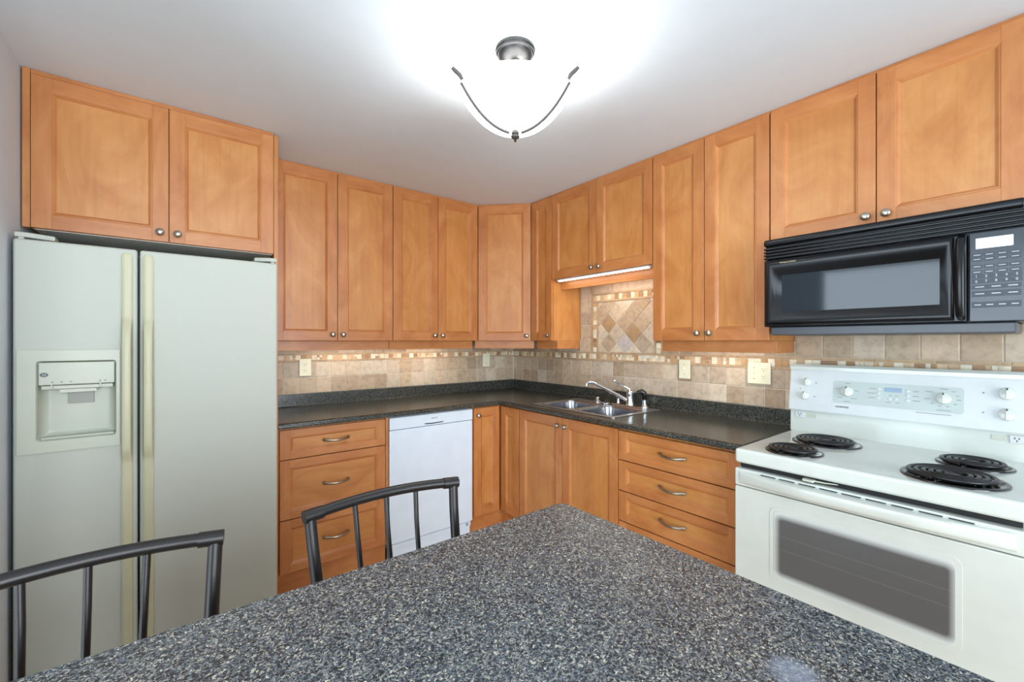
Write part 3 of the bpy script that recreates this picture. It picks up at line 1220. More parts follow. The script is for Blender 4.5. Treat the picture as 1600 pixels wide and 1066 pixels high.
# ------------------------------------------------------------------ outlets and switches (local: wall plate facing -y, then turned)
def plate(name, label, cat, loc, rotz, wd, ht, parts):
    t_ = thing(name, label, cat, loc, rotz, 'ivory wall plates')
    bm = bmesh.new()
    box(bm, -wd / 2, wd / 2, -0.0065, 0, -ht / 2, ht / 2, 0.003)
    obj('cover_plate', bm, 'ivory', t_)
    for kind, x in parts:
        if kind == 'outlet':
            for s in (-1, 1):
                bm = bmesh.new()
                tf = Matrix.Translation((x, -0.0062, s * 0.0195)) @ Matrix.Rotation(PI / 2, 4, 'X')
                prism(bm, rrect(-0.0165, 0.0165, -0.0135, 0.0135, 0.010), 0, 0.0022, 0.0006, tf=tf)
                r_ = obj('receptacle', bm, 'ivory', t_)
                bm = bmesh.new()
                for dx_, hh in ((-0.0062, 0.008), (0.0062, 0.0065)):
                    box(bm, x + dx_ - 0.0011, x + dx_ + 0.0011, -0.0087, -0.0083, s * 0.0195 + 0.003 - hh / 2, s * 0.0195 + 0.003 + hh / 2)
                lathe(bm, [(0.0, 0), (0.0024, 0), (0.0024, 0.0004), (0.0, 0.0004)], (x, -0.0083, s * 0.0195 - 0.0072), (0, -1, 0), 10)
                obj('slots', bm, 'ivory_dark', r_)
        else:
            bm = bmesh.new()
            box(bm, x - 0.006, x + 0.006, -0.0074, -0.006, -0.0125, 0.0125, 0.0005)
            box(bm, x - 0.0042, x + 0.0042, -0.0165, -0.0066, -0.001, 0.0075, 0.0012,
                tf=None)
            obj('toggle', bm, 'ivory', t_)
            for zz in (-0.030, 0.030):
                bm = bmesh.new()
                lathe(bm, [(0.0, 0), (0.003, 0), (0.0025, 0.0009), (0.0, 0.0012)], (x, -0.0062, zz), (0, -1, 0), 10)
                obj('screw', bm, 'ivory_dark', t_)
    return t_


plate('outlet', 'ivory duplex outlet on the tiles just right of the refrigerator', 'outlet', (-1.780, -0.0135, 1.195), 0, 0.073, 0.114, [('outlet', 0)])
plate('light_switch', 'ivory switch plate on the tiles near the room corner', 'switch', (-0.321, -0.0135, 1.205), 0, 0.073, 0.118, [('switch', 0)])
plate('light_switch', 'ivory switch plate on the tiles right of the faucet', 'switch', (-0.0135, -1.697, 1.199), RB, 0.073, 0.116, [('switch', 0)])
plate('light_switch', 'wide ivory plate with switch and outlet on tiles beside the range', 'switch', (-0.0135, -2.122, 1.199), RB, 0.116, 0.114, [('switch', -0.024), ('outlet', 0.024)])


# ------------------------------------------------------------------ strip lights under the wall cabinets
def strip_light(label, loc, rotz, L, mat='strip'):
    t_ = thing('strip_light', label, 'strip light', loc, rotz)
    bm = bmesh.new()
    box(bm, 0, L, 0, 0.030, -0.008, 0, 0.0015)
    obj('housing', bm, 'trimwhite', t_)
    bm = bmesh.new()
    box(bm, 0.012, L / 2 - 0.006, 0.003, 0.027, -0.0122, -0.0082, 0.0015)
    box(bm, L / 2 + 0.006, L - 0.012, 0.003, 0.027, -0.0122, -0.0082, 0.0015)
    obj('diffuser', bm, mat, t_)
    return t_


strip_light('white strip light along the front underside of the short cabinet over the sink', (-0.294, -0.870, 1.8113), RB, 0.765, 'strip_bright')


def built_in_strip(cab, x0, y0, L, power):
    """strip lamp fixed under a cabinet behind its light rail: a part of the cabinet"""
    bm = bmesh.new()
    box(bm, x0, x0 + L, y0, y0 + 0.030, -0.010, -0.002, 0.0015)
    h = obj('strip_light', bm, 'trimwhite', cab)
    bm = bmesh.new()
    box(bm, x0 + 0.012, x0 + L - 0.012, y0 + 0.003, y0 + 0.027, -0.0142, -0.0102, 0.0015)
    obj('diffuser', bm, 'strip', h)
    area('strip_lamp', (x0 + L / 2, y0 + 0.015, -0.018), (0, 0, -1), L - 0.06, 0.02, power, (1.0, 0.94, 0.82), h)


built_in_strip(cab_s, 0.20, 0.125, 0.56, STRIP_W * 0.8)
built_in_strip(cab_a, 0.28, 0.104, 0.40, STRIP_W * 0.5)
built_in_strip(cab_b, 0.05, 0.104, 0.50, STRIP_W * 0.7)
built_in_strip(cab_t, 0.09, 0.120, 0.46, STRIP_W * 0.45)

# ------------------------------------------------------------------ refrigerator
FRY = -0.800
FX = -2.919
fr = thing('refrigerator', 'cream side-by-side refrigerator with ice dispenser in its left door', 'refrigerator', (FX, FRY, 0), 0)
FW = 0.843
ZR = 1.741
bm = bmesh.new()
box(bm, 0.004, FW - 0.004, 0.082, 0.765, 0.03, 1.725, 0.004)
obj('body', bm, 'fridge', fr)
bm = bmesh.new()
box(bm, 0.008, FW - 0.008, 0.070, 0.0819, 0.10, 1.72)
obj('gasket', bm, 'gasket', fr)
bm = bmesh.new()
box(bm, 0.01, FW - 0.01, 0.03, 0.08, 0.02, 0.095, 0.004)
for k in range(5):
    box(bm, 0.03, FW - 0.03, 0.026, 0.0302, 0.030 + k * 0.012, 0.036 + k * 0.012, 0.001)
obj('toe_grille', bm, 'bezel', fr)
D1, D2 = 0.3375, 0.3445
# left door is built around the dispenser opening
dx0, dx1, dz0, dz1 = 0.058, 0.275, 1.001, 1.297
bm = bmesh.new()
box(bm, 0, D1, 0, 0.068, 0.10, ZR, 0.010, seg=3)
ld = obj('freezer_door', bm, 'fridge', fr)
cb = bmesh.new()
box(cb, dx0 + 0.002, dx1 - 0.002, -0.05, 0.060, dz0 + 0.002, dz1 - 0.002)
cut = obj('cutter', cb, 'fridge')
cut.location = (FX, FRY, 0)
md = ld.modifiers.new('cut', 'BOOLEAN')
md.operation = 'DIFFERENCE'
md.solver = 'EXACT'
md.object = cut
bpy.context.view_layer.update()
dg = bpy.context.evaluated_depsgraph_get()
nm = bpy.data.meshes.new_from_object(ld.evaluated_get(dg))
ld.modifiers.clear()
ld.data = nm
ld.modifiers.new('normals', 'WEIGHTED_NORMAL').keep_sharp = True
bpy.data.objects.remove(cut)
bm = bmesh.new()
box(bm, D2, FW, 0, 0.068, 0.10, ZR, 0.010, seg=3)
rd = obj('fridge_door', bm, 'fridge', fr)


def fridge_handle(parent, x0, x1):
    bm = bmesh.new()
    cx = (x0 + x1) / 2
    wz = (x1 - x0) / 2
    # flush trim above, standing-off grip between, flush trim below
    prof_ = [(0.13, 0.008), (0.60, 0.010), (0.875, 0.012), (0.905, 0.020), (0.925, 0.036), (0.96, 0.044), (1.15, 0.048), (1.36, 0.044), (1.42, 0.032), (1.445, 0.020), (1.47, 0.012), (1.60, 0.010), (1.708, 0.009), (1.722, 0.006)]
    rings = []
    for z, d in prof_:
        k = 1.0 if z < 1.715 else 0.7
        sec = [(-wz * k, -0.0005), (-wz * k, -d * 0.6), (-wz * 0.72 * k, -d * 0.93), (-wz * 0.3, -d), (wz * 0.3, -d), (wz * 0.72 * k, -d * 0.93), (wz * k, -d * 0.6), (wz * k, -0.0005)]
        rings.append([bm.verts.new((cx + a, b_, z)) for a, b_ in sec])
    for a, b_ in zip(rings, rings[1:]):
        n = len(a)
        for k in range(n):
            bm.faces.new([a[k], a[(k + 1) % n], b_[(k + 1) % n], b_[k]])
    bm.faces.new(rings[0][::-1])
    bm.faces.new(rings[-1])
    bmesh.ops.recalc_face_normals(bm, faces=bm.faces[:])
    h = obj('handle', bm, 'almond', parent, sharp=40)
    h['label'] = 'almond door handle'


fridge_handle(ld, 0.2895, 0.3235)
fridge_handle(rd, 0.3545, 0.3885)
# dispenser: a raised bezel ring, control flap, recess, nozzle, paddle and drip lip
dp = bpy.data.objects.new('dispenser', None)
C.objects.link(dp)
dp.parent = fr
bm = bmesh.new()
ring = []
for ins, d in ((0.0, -0.0003), (0.0, -0.0055), (0.003, -0.0075), (None, -0.0075), (None, 0.004)):
    if ins is None:
        x0, x1, z0, z1 = dx0, dx1, dz0, dz1
        if d > 0:
            x0, x1, z0, z1 = dx0 + 0.004, dx1 - 0.004, dz0 + 0.004, dz1 - 0.004
    else:
        x0, x1, z0, z1 = 0.010 + ins, 0.2875 - ins, 0.958 + ins, 1.338 - ins
    r_ = 0.010
    poly = rrect(x0, x1, z0, z1, r_ if ins is None else 0.004, 4)
    ring.append([bm.verts.new((x, d, z)) for x, z in poly])
for a, c in zip(ring, ring[1:]):
    n = len(a)
    for k in range(n):
        bm.faces.new([a[k], a[(k + 1) % n], c[(k + 1) % n], c[k]])
bmesh.ops.recalc_face_normals(bm, faces=bm.faces[:])
obj('bezel', bm, 'bezel', dp)
bm = bmesh.new()
ring = []
for ins, d in ((0.004, 0.002), (0.006, 0.035), (0.016, 0.052), (0.030, 0.056)):
    ring.append([bm.verts.new((x, d, z)) for x, z in rrect(dx0 + ins, dx1 - ins, dz0 + ins, 1.288, 0.012, 5)])
for a, c in zip(ring, ring[1:]):
    n = len(a)
    for k in range(n):
        bm.faces.new([a[k], a[(k + 1) % n], c[(k + 1) % n], c[k]])
bm.faces.new(ring[-1])
obj('recess', bm, 'bezel', dp, sharp=50)
bm = bmesh.new()
box(bm, dx0 + 0.005, dx1 - 0.005, -0.004, 0.030, 1.206, 1.2915, 0.005)
cp = obj('control_flap', bm, 'bezel', dp)
bm = bmesh.new()
box(bm, dx0 + 0.012, dx1 - 0.010, -0.001, 0.030, 1.190, 1.2045, 0.003)
prism(bm, [(0.118, 0.0), (0.218, 0.0), (0.206, 0.03), (0.130, 0.03)], 1.176, 1.1895, 0.002)
obj('nozzle', bm, 'bezel', dp)
bm = bmesh.new()
box(bm, 0.134, 0.206, 0.046, 0.050, 1.130, 1.178, 0.002, tf=None)
obj('paddle', bm, 'paddle', dp)['label'] = 'grey press paddle'
bm = bmesh.new()
box(bm, dx0 + 0.010, dx1 - 0.008, 0.004, 0.050, dz0 + 0.004, dz0 + 0.0115, 0.002)
obj('drip_lip', bm, 'bezel', dp)
bm = bmesh.new()
tf = Matrix.Translation((0.0785, -0.0042, 1.2455)) @ Matrix.Rotation(PI / 2, 4, 'X') @ Matrix.Diagonal((1.25, 0.9, 1, 1))
tq = bmesh.new()
lathe(tq, [(0.0, 0.0), (0.0088, 0.0), (0.0085, 0.0012), (0.0, 0.0013)], seg=24)
merge(bm, tq, 0, tf)
obj('brand_badge', bm, 'gasket', dp)['label'] = 'dark oval badge'
text('badge_lettering', 'GE', 0.0095, 'ink_light', dp, (0.0785, -0.0058, 1.2455), PI / 2, shear=0.25)
bm = bmesh.new()
for x in (0.100, 0.124, 0.148, 0.228, 0.243):
    box(bm, x - 0.0028, x + 0.0028, -0.0046, -0.0038, 1.2155, 1.2195)
obj('indicator_marks', bm, 'ink', dp)
bm = bmesh.new()
for x in (0.098, 0.229):
    box(bm, x - 0.0025, x + 0.0025, -0.007, -0.002, 1.193, 1.210, 0.001)
obj('slider_tabs', bm, 'bezel', dp)
# hinge covers
for x0, x1, s in ((0.004, 0.100, 1), (FW - 0.090, FW - 0.004, -1)):
    bm = bmesh.new()
    a, b_ = (x0, x1) if s > 0 else (x1, x0)
    poly = [(a, 0.006), (a + s * 0.030, 0.006), (b_, 0.040), (b_, 0.10), (a, 0.13)]
    prism(bm, poly, 1.747, 1.766, 0.005)
    box(bm, min(a, a + s * 0.03) + 0.008, max(a, a + s * 0.03) - 0.008, 0.012, 0.05, 1.726, 1.7475)
    obj('hinge_cover', bm, 'fridge', fr)


# ------------------------------------------------------------------ microwave over the range
MX = -0.384
mw = thing('microwave', 'black over-the-range microwave mounted under the short cabinet', 'microwave', (MX, -2.2885, 1.396), RB)
WM_ = 0.757
bm = bmesh.new()
box(bm, 0.004, WM_ - 0.004, 0.030, -MX - 0.0145, 0.037, 0.424, 0.003)
obj('body', bm, 'black', mw)
bm = bmesh.new()
box(bm, 0.022, WM_ - 0.02, 0.022, -MX - 0.03, 0.0005, 0.0368, 0.006)
obj('bottom_tray', bm, 'tray', mw)
bm = bmesh.new()
# vent: cap with rounded nose and four louvers
box(bm, 0.0, WM_, -0.004, 0.034, 0.394, 0.4245, 0.010, seg=3)
for k in range(4):
    z = 0.3375 + k * 0.0138
    box(bm, 0.0, WM_, 0.000, 0.030, z, z + 0.0088, 0.003)
box(bm, 0.004, WM_ - 0.004, 0.016, 0.034, 0.337, 0.4)
obj('vent_grille', bm, 'black', mw)
# door with sloped moulding round the window
DWD = 0.630
bm = bmesh.new()
box(bm, 0.0, DWD, 0.004, 0.0295, 0.037, 0.334, 0.006)
wx0, wx1, wz0, wz1 = 0.075, 0.563, 0.103, 0.259
ring = []
for k, (o0, d) in enumerate(((0.0, 0.004), (0.03, -0.008), (0.10, -0.015), (0.22, -0.018), (0.38, -0.0165), (0.58, -0.011), (0.80, -0.003), (0.95, 0.002), (1.0, 0.0035))):
    ring.append([bm.verts.new(p) for p in (
        (0.010 + (wx0 - 0.010) * o0, d, 0.044 + (wz0 - 0.044) * o0), (0.600 + (wx1 - 0.600) * o0, d, 0.044 + (wz0 - 0.044) * o0),
        (0.600 + (wx1 - 0.600) * o0, d, 0.328 + (wz1 - 0.328) * o0), (0.010 + (wx0 - 0.010) * o0, d, 0.328 + (wz1 - 0.328) * o0))])
for a, c in zip(ring, ring[1:]):
    for k in range(4):
        bm.faces.new([a[k], a[(k + 1) % 4], c[(k + 1) % 4], c[k]])
dr = obj('door', bm, 'black', mw, sharp=50)
bm = bmesh.new()
box(bm, wx0 - 0.002, wx1 + 0.002, 0.0022, 0.0036, wz0 - 0.002, wz1 + 0.002)
obj('window', bm, 'mwglass', dr)
bm = bmesh.new()
pts = [(0.617, 0.0, 0.052), (0.617, -0.020, 0.062), (0.617, -0.034, 0.10), (0.617, -0.040, 0.185), (0.617, -0.034, 0.27), (0.617, -0.020, 0.312), (0.617, 0.0, 0.322)]
tube(bm, pts, [0.010, 0.012, 0.0125, 0.0125, 0.0125, 0.012, 0.010], 14, flat=((0, 1, 0), 0.75))
obj('handle', bm, 'black', dr)
text('brand_mark', 'Whirlpool GOLD', 0.0085, 'brass_print', dr, (0.102, -0.0186, 0.3135), PI / 2, shear=0.2)
# control panel
bm = bmesh.new()
box(bm, DWD + 0.003, WM_, 0.002, 0.0295, 0.037, 0.334, 0.005)
cp = obj('control_panel', bm, 'panel_slate', mw)
bm = bmesh.new()
box(bm, 0.650, 0.731, 0.0008, 0.0022, 0.278, 0.312, 0.0004)
obj('display', bm, 'mwdisplay', cp)
# keys: five rows of soft keys, two rows of digits, three function bars
def mkey(x0, x1, z0, z1):
    bm = bmesh.new()
    box(bm, x0, x1, 0.0006, 0.0022, z0, z1, 0.0004)
    return obj('button', bm, 'key', cp)
for zr in (0.252, 0.238, 0.214, 0.196):
    for k in range(4):
        x = 0.641 + k * 0.0275
        b_ = mkey(x, x + 0.0235, zr, zr + 0.0105)
        bm = bmesh.new()
        box(bm, x + 0.004, x + 0.0195, 0.0001, 0.0008, zr + 0.0045, zr + 0.0062)
        obj('legend', bm, 'ink_light', b_)
for r_, digits in ((0.180, '12345'), (0.164, '67890')):
    for k, ch in enumerate(digits):
        x = 0.641 + k * 0.0218
        b_ = mkey(x, x + 0.0208, r_, r_ + 0.0135)
        text('legend', ch, 0.011, 'ink_light', b_, (x + 0.0104, 0.0004, r_ + 0.0068), PI / 2)
for zr, n in ((0.145, 3), (0.120, 3), (0.084, 4)):
    for k in range(n):
        L = 0.1075 / n
        x = 0.641 + k * L
        b_ = mkey(x, x + L - 0.001, zr, zr + (0.014 if zr > .14 else 0.019))
        bm = bmesh.new()
        zc = zr + (0.007 if zr > .14 else 0.0095)
        box(bm, x + L * 0.22, x + L * 0.78, 0.0001, 0.0008, zc - 0.0012, zc + 0.0012)
        obj('legend', bm, 'ink_light', b_)

# ------------------------------------------------------------------ range (coil stove)
SX, SY = -0.700, -2.305
rg = thing('range', 'off-white electric range with four black coil burners', 'stove', (SX, SY, 0), RB)
SW = 0.756
bm = bmesh.new()
box(bm, 0.002, SW - 0.002, 0.045, 0.685, 0.03, 0.884, 0.002)
obj('body', bm, 'range', rg)
bm = bmesh.new()
box(bm, 0.012, SW - 0.012, 0.026, 0.0448, 0.868, 0.886)
obj('door_gap', bm, 'darkgap', rg)
bm = bmesh.new()
box(bm, 0.0, SW, 0.0, 0.60, 0.8865, 0.943, 0.012, seg=4)
# low raised edge round the hob
ck = obj('cooktop', bm, 'range', rg)
# burners
def burner(x, y, r):
    b = bpy.data.objects.new('burner', None)
    C.objects.link(b)
    b.parent = rg
    b.location = (x, y, 0.943)
    bm = bmesh.new()
    lathe(bm, [(0.0, 0.0012), (r * 0.80, 0.0012), (r * 0.90, 0.0042), (r * 0.965, 0.0056), (r, 0.0040), (r * 1.005, 0.0004), (0.0, 0.0004)], seg=48)
    obj('drip_pan', bm, 'drip', b, sharp=60)
    bm = bmesh.new()
    turns = 4.6 if r > .11 else 3.6
    pts = []
    n = int(turns * 26)
    r0, r1 = r * 0.20, r * 0.86
    for i in range(n + 1):
        s = i / n
        rr = r0 + (r1 - r0) * s
        a = 2 * PI * turns * s + 0.6
        pts.append((rr * math.cos(a), rr * math.sin(a), 0.0128))
    tube(bm, pts, (r1 - r0) / turns * 0.385, 8, flat=((0, 0, 1), 0.85))
    obj('coil', bm, 'coil', b, sharp=60)
    bm = bmesh.new()
    lathe(bm, [(0.0, 0.0016), (r * 0.17, 0.0016), (r * 0.17, 0.0118), (r * 0.14, 0.0140), (0.0, 0.0142)], seg=24)
    obj('coil_cap', bm, 'coil', b)
    bm = bmesh.new()
    for k in range(3):
        a = k * 2 * PI / 3 + 0.3
        box(bm, r * 0.15, r * 0.92, -0.0015, 0.0015, 0.0035, 0.0078, tf=Matrix.Rotation(a, 4, 'Z'))
    obj('coil_support', bm, 'nickel', b)


burner(0.170, 0.118, 0.095)
burner(0.200, 0.385, 0.119)
burner(0.598, 0.143, 0.122)
burner(0.622, 0.402, 0.096)
# backguard: plain riser below, leaning control console above with an overhanging cap
bm = bmesh.new()
YB = 0.575
prism(bm, [(YB, 0.9432), (YB + 0.002, 1.046), (0.684, 1.046), (0.684, 0.9432)], 0.002, SW - 0.002, 0.002,
      tf=Matrix(((0, 0, 1, 0), (1, 0, 0, 0), (0, 1, 0, 0), (0, 0, 0, 1))))
bg_ = obj('backguard', bm, 'range', rg)
bm = bmesh.new()
tfm = Matrix(((0, 0, 1, 0), (1, 0, 0, 0), (0, 1, 0, 0), (0, 0, 0, 1)))
prism(bm, [(0.557, 1.0462), (0.556, 1.052), (0.585, 1.234), (0.684, 1.234), (0.684, 1.0462)], 0.0, SW, 0.004, tf=tfm)
con = obj('control_console', bm, 'range_panel', rg)
bm = bmesh.new()
prism(bm, [(0.578, 1.2345), (0.578, 1.250), (0.590, 1.260), (0.684, 1.260), (0.684, 1.2345)], -0.001, SW + 0.001, 0.004, tf=tfm)
obj('console_cap', bm, 'range', rg)
ang = math.atan2(0.029, 0.182)              # the console face leans back by this angle


def on_console(z, out=0.0):
    """point on the console face at height z: local y"""
    return 0.556 + (z - 1.052) * 0.029 / 0.182 - out


def cface(bm, x0, x1, z0, z1, d0, d1, bev=0.0):
    """flat box laid on the leaning console face"""
    zc = (z0 + z1) / 2
    tf = Matrix.Translation((0, on_console(zc), zc)) @ Matrix.Rotation(-ang, 4, 'X')
    box(bm, x0, x1, -d1, -d0, z0 - zc, z1 - zc, bev, tf=tf)


bm = bmesh.new()
zc = 1.143
tf = Matrix.Translation((0, on_console(zc), zc)) @ Matrix.Rotation(-ang, 4, 'X') @ Matrix.Rotation(PI / 2, 4, 'X')
prism(bm, rrect(0.176, 0.583, -0.050, 0.050, 0.012), -0.0005, 0.0008, tf=tf)
obj('grey_overlay', bm, 'range_grey', con)['label'] = 'grey-green control overlay'
bm = bmesh.new()
cface(bm, 0.352, 0.407, 1.158, 1.176, 0.0006, 0.0018, 0.0004)
obj('clock_display', bm, 'lcd', con)['label'] = 'blue clock display'


def rknob(x, z, r):
    ny = Vector((0, -math.cos(ang), math.sin(ang)))
    base = Vector((x, on_console(z), z))
    bm = bmesh.new()
    lathe(bm, [(0.0, 0.0), (r, 0.0), (r, 0.005), (r * 0.93, 0.010), (r * 0.6, 0.0115), (0.0, 0.0118)], base, ny, 28)
    tf = Matrix.Translation(base) @ Matrix.Rotation(-ang, 4, 'X')
    box(bm, -r * 0.17, r * 0.17, -0.0215, -0.010, -r * 0.9, r * 0.9, 0.002, tf=tf)
    k = obj('knob', bm, 'range', con)
    bm = bmesh.new()
    box(bm, -r * 0.09, r * 0.09, -0.0222, -0.0212, r * 0.55, r * 0.88, tf=tf)
    obj('pointer_mark', bm, 'ink_dark', k)


for x, z, r in ((0.0715, 1.178, 0.0185), (0.0655, 1.115, 0.0185), (0.226, 1.148, 0.0225), (0.529, 1.148, 0.0225), (0.690, 1.181, 0.0220), (0.690, 1.108, 0.0220)):
    rknob(x, z, r)
for x, z in ((0.335, 1.168), (0.335, 1.149), (0.335, 1.130), (0.426, 1.167), (0.426, 1.148), (0.426, 1.130), (0.371, 1.130), (0.390, 1.130)):
    ny = Vector((0, -math.cos(ang), math.sin(ang)))
    bm = bmesh.new()
    lathe(bm, [(0.0, 0.0006), (0.0058, 0.0006), (0.0055, 0.003), (0.0, 0.0038)], (x, on_console(z), z), ny, 16)
    obj('button', bm, 'range_panel', con)
for x, z, L in ((0.311, 1.168, 0.022), (0.309, 1.149, 0.026), (0.311, 1.130, 0.022), (0.449, 1.167, 0.018), (0.449, 1.148, 0.018), (0.451, 1.130, 0.022),
                (0.371, 1.144, 0.010), (0.390, 1.144, 0.010), (0.366, 1.116, 0.016), (0.394, 1.116, 0.012), (0.226, 1.104, 0.024), (0.529, 1.103, 0.040), (0.50, 1.0865, 0.10),
                (0.190, 1.157, 0.010), (0.258, 1.153, 0.016), (0.200, 1.119, 0.018), (0.250, 1.119, 0.022), (0.226, 1.183, 0.018),
                (0.486, 1.171, 0.022), (0.482, 1.143, 0.016), (0.570, 1.146, 0.012), (0.566, 1.161, 0.010), (0.555, 1.176, 0.012), (0.497, 1.127, 0.009), (0.518, 1.119, 0.009), (0.540, 1.119, 0.009), (0.560, 1.129, 0.009), (0.529, 1.184, 0.024)):
    bm = bmesh.new()
    cface(bm, x - L / 2, x + L / 2, z - 0.0010, z + 0.0010, 0.0006, 0.0013)
    obj('printed_legend', bm, 'ink', con)
for x, z in ((0.108, 1.176), (0.104, 1.112), (0.045, 1.146), (0.632, 1.180), (0.632, 1.109)):
    bm = bmesh.new()
    cface(bm, x - 0.0022, x + 0.0022, z - 0.0022, z + 0.0022, 0.0002, 0.0010)
    obj('printed_legend', bm, 'ink', con)
zc = 1.078
bt = text('brand_mark', 'KENMORE', 0.0105, 'ink_dark', con, (0, 0, 0), 0)
bt.data.transform(Matrix.Translation((0.210, on_console(zc, 0.0006), zc)) @ Matrix.Rotation(-ang, 4, 'X') @ Matrix.Rotation(PI / 2, 4, 'X'))
# small appliance outlets on the riser
for x in (0.043, 0.713):
    bm = bmesh.new()
    box(bm, x - 0.018, x + 0.018, YB - 0.0035, YB + 0.002, 1.008, 1.036, 0.0015)
    ao = obj('appliance_outlet', bm, 'range_panel', bg_)
    bm = bmesh.new()
    for q in ((-0.006, 1.026), (0.004, 1.026), (-0.001, 1.017)):
        box(bm, x + q[0] - 0.0012, x + q[0] + 0.0012, YB - 0.0042, YB - 0.0034, q[1] - 0.003, q[1] + 0.003)
    obj('slots', bm, 'ink_dark', ao)
for x0 in (0.072, 0.652):
    bm = bmesh.new()
    box(bm, x0, x0 + 0.034, YB - 0.0006, YB + 0.0016, 1.012, 1.030)
    obj('rating_sticker', bm, 'bezel', bg_)
# oven door
bm = bmesh.new()
box(bm, 0.001, SW - 0.001, 0.0, 0.044, 0.245, 0.7955, 0.006)
box(bm, 0.001, SW - 0.001, 0.0005, 0.044, 0.797, 0.866, 0.006)
od = obj('oven_door', bm, 'range', rg)
bm = bmesh.new()
tf = Matrix.Translation((0.3815, 0, 0.612)) @ Matrix.Rotation(PI / 2, 4, 'X')
prism(bm, rrect(-0.252, 0.252, -0.140, 0.140, 0.028), -0.002, 0.0012, 0.0005, tf=tf)
obj('window_surround', bm, 'range', od)
bm = bmesh.new()
prism(bm, rrect(-0.238, 0.238, -0.126, 0.126, 0.020), 0.0008, 0.0020, 0.0004, tf=tf)
obj('window', bm, 'ovenglass', od)
# bowed handle with a row of vent slots on top
bm = bmesh.new()
n = 28
rings = []
for i in range(n + 1):
    s = i / n
    x = 0.022 + (SW - 0.044) * s
    bow = 0.004 + 0.034 * min(1.0, math.sin(PI * s) * 1.25) ** 0.9
    sec = [(0.0, 0.8535), (-bow * 0.55, 0.8545), (-bow * 0.93, 0.8490), (-bow, 0.838), (-bow * 0.97, 0.822), (-bow * 0.80, 0.8125), (-bow * 0.4, 0.809), (0.0, 0.8085)]
    rings.append([bm.verts.new((x, a, z)) for a, z in sec])
for a, b_ in zip(rings, rings[1:]):
    for k in range(len(a)):
        bm.faces.new([a[k], a[(k + 1) % len(a)], b_[(k + 1) % len(a)], b_[k]])
bm.faces.new(rings[0][::-1])
bm.faces.new(rings[-1])
bmesh.ops.recalc_face_normals(bm, faces=bm.faces[:])
hd = obj('handle', bm, 'range', od, sharp=50)
bm = bmesh.new()
for k in range(9):
    x0 = 0.098 + k * 0.0635
    box(bm, x0, x0 + 0.051, -0.0020, 0.0, 0.8557, 0.8590)
obj('vent_slots', bm, 'ink_dark', od)
bm = bmesh.new()
prism(bm, rrect(0.236, 0.272, -0.006, 0.022, 0.006), 0.8722, 0.8800, 0.002)
tube(bm, [(0.268, 0.010, 0.876), (0.30, 0.014, 0.876), (0.34, 0.030, 0.876)], [0.003, 0.0025, 0.002], 8)
obj('door_latch', bm, 'bezel', rg)
bm = bmesh.new()
box(bm, 0.001, SW - 0.001, 0.004, 0.044, 0.06, 0.240, 0.006)
obj('storage_drawer', bm, 'range', rg)

# ------------------------------------------------------------------ ceiling light
LX, LY = -1.485, -1.881
cl = thing('ceiling_light', 'semi-flush ceiling light with white glass bowl and nickel straps', 'ceiling light', (LX, LY, CEIL), 0)
bm = bmesh.new()
lathe(bm, [(0.0, -0.0005), (0.073, -0.0005), (0.073, -0.008), (0.069, -0.013), (0.069, -0.017), (0.064, -0.021), (0.062, -0.027), (0.050, -0.040), (0.030, -0.048), (0.0, -0.050)], seg=40)
obj('canopy', bm, 'canopy', cl)
bm = bmesh.new()
lathe(bm, [(0.0, -0.0505), (0.022, -0.0505), (0.024, -0.062), (0.014, -0.070), (0.012, -0.100), (0.020, -0.108), (0.006, -0.118), (0.005, -0.300), (0.0, -0.300)], seg=20)
obj('stem', bm, 'canopy', cl)
bm = bmesh.new()
po, pi_ = [], []
for k in range(15):
    a = k / 14 * PI / 2
    q = max(0.05, k / 14)
    po.append((0.200 * q ** 0.8, -0.300 + 0.134 * (q ** 0.8) ** 2.35))
pr = [(max(0.010, r_), z) for r_, z in po]
pin = [(max(0.010, r_ - 0.006), z + 0.005 if r_ < .19 else z) for r_, z in pr][::-1]
lathe(bm, pr + pin, seg=48, closed=True)
obj('glass_bowl', bm, 'bowl', cl, sharp=60)['label'] = 'glowing white glass bowl'
bw = math.atan2(cam.location.y - LY, cam.location.x - LX)
for az in (bw + math.radians(64), bw - math.radians(64), bw + PI):
    u = Vector((math.cos(az), math.sin(az), 0))
    Z = Vector((0, 0, 1))
    bm = bmesh.new()
    # rod from the hub, over the rim, with a bent flag at its end
    tube(bm, [u * 0.012 + Z * -0.104, u * 0.10 + Z * -0.126, u * 0.206 + Z * -0.149], 0.0035, 8)
    obj('support_arm', bm, 'nickel', cl)
    bm = bmesh.new()
    tube(bm, [u * 0.203 + Z * -0.162, u * 0.212 + Z * -0.148, u * 0.228 + Z * -0.138, u * 0.240 + Z * -0.130], [0.006, 0.008, 0.008, 0.006], 10, flat=(u.cross(Z), 0.8))
    obj('rim_clip', bm, 'strap', cl)
    bm = bmesh.new()
    pts = [u * (r_ + 0.007) + Z * (z - 0.008) for r_, z in pr if r_ > 0.011]
    tube(bm, pts, 0.0050, 8)
    obj('strap', bm, 'strap', cl)
bm = bmesh.new()
lathe(bm, [(0.0, -0.298), (0.013, -0.298), (0.014, -0.307), (0.010, -0.311), (0.016, -0.316), (0.014, -0.321), (0.006, -0.325), (0.0, -0.326)], seg=20)
obj('finial', bm, 'strap', cl)
pd = bpy.data.lights.new('bulb', 'POINT')
pd.energy = CEIL_LAMP_W
pd.color = (1.0, 0.955, 0.90)
pd.shadow_soft_size = 0.045
po_ = bpy.data.objects.new('bulb', pd)
C.objects.link(po_)
po_.parent = cl
po_.location = (0.06, 0.05, -0.225)

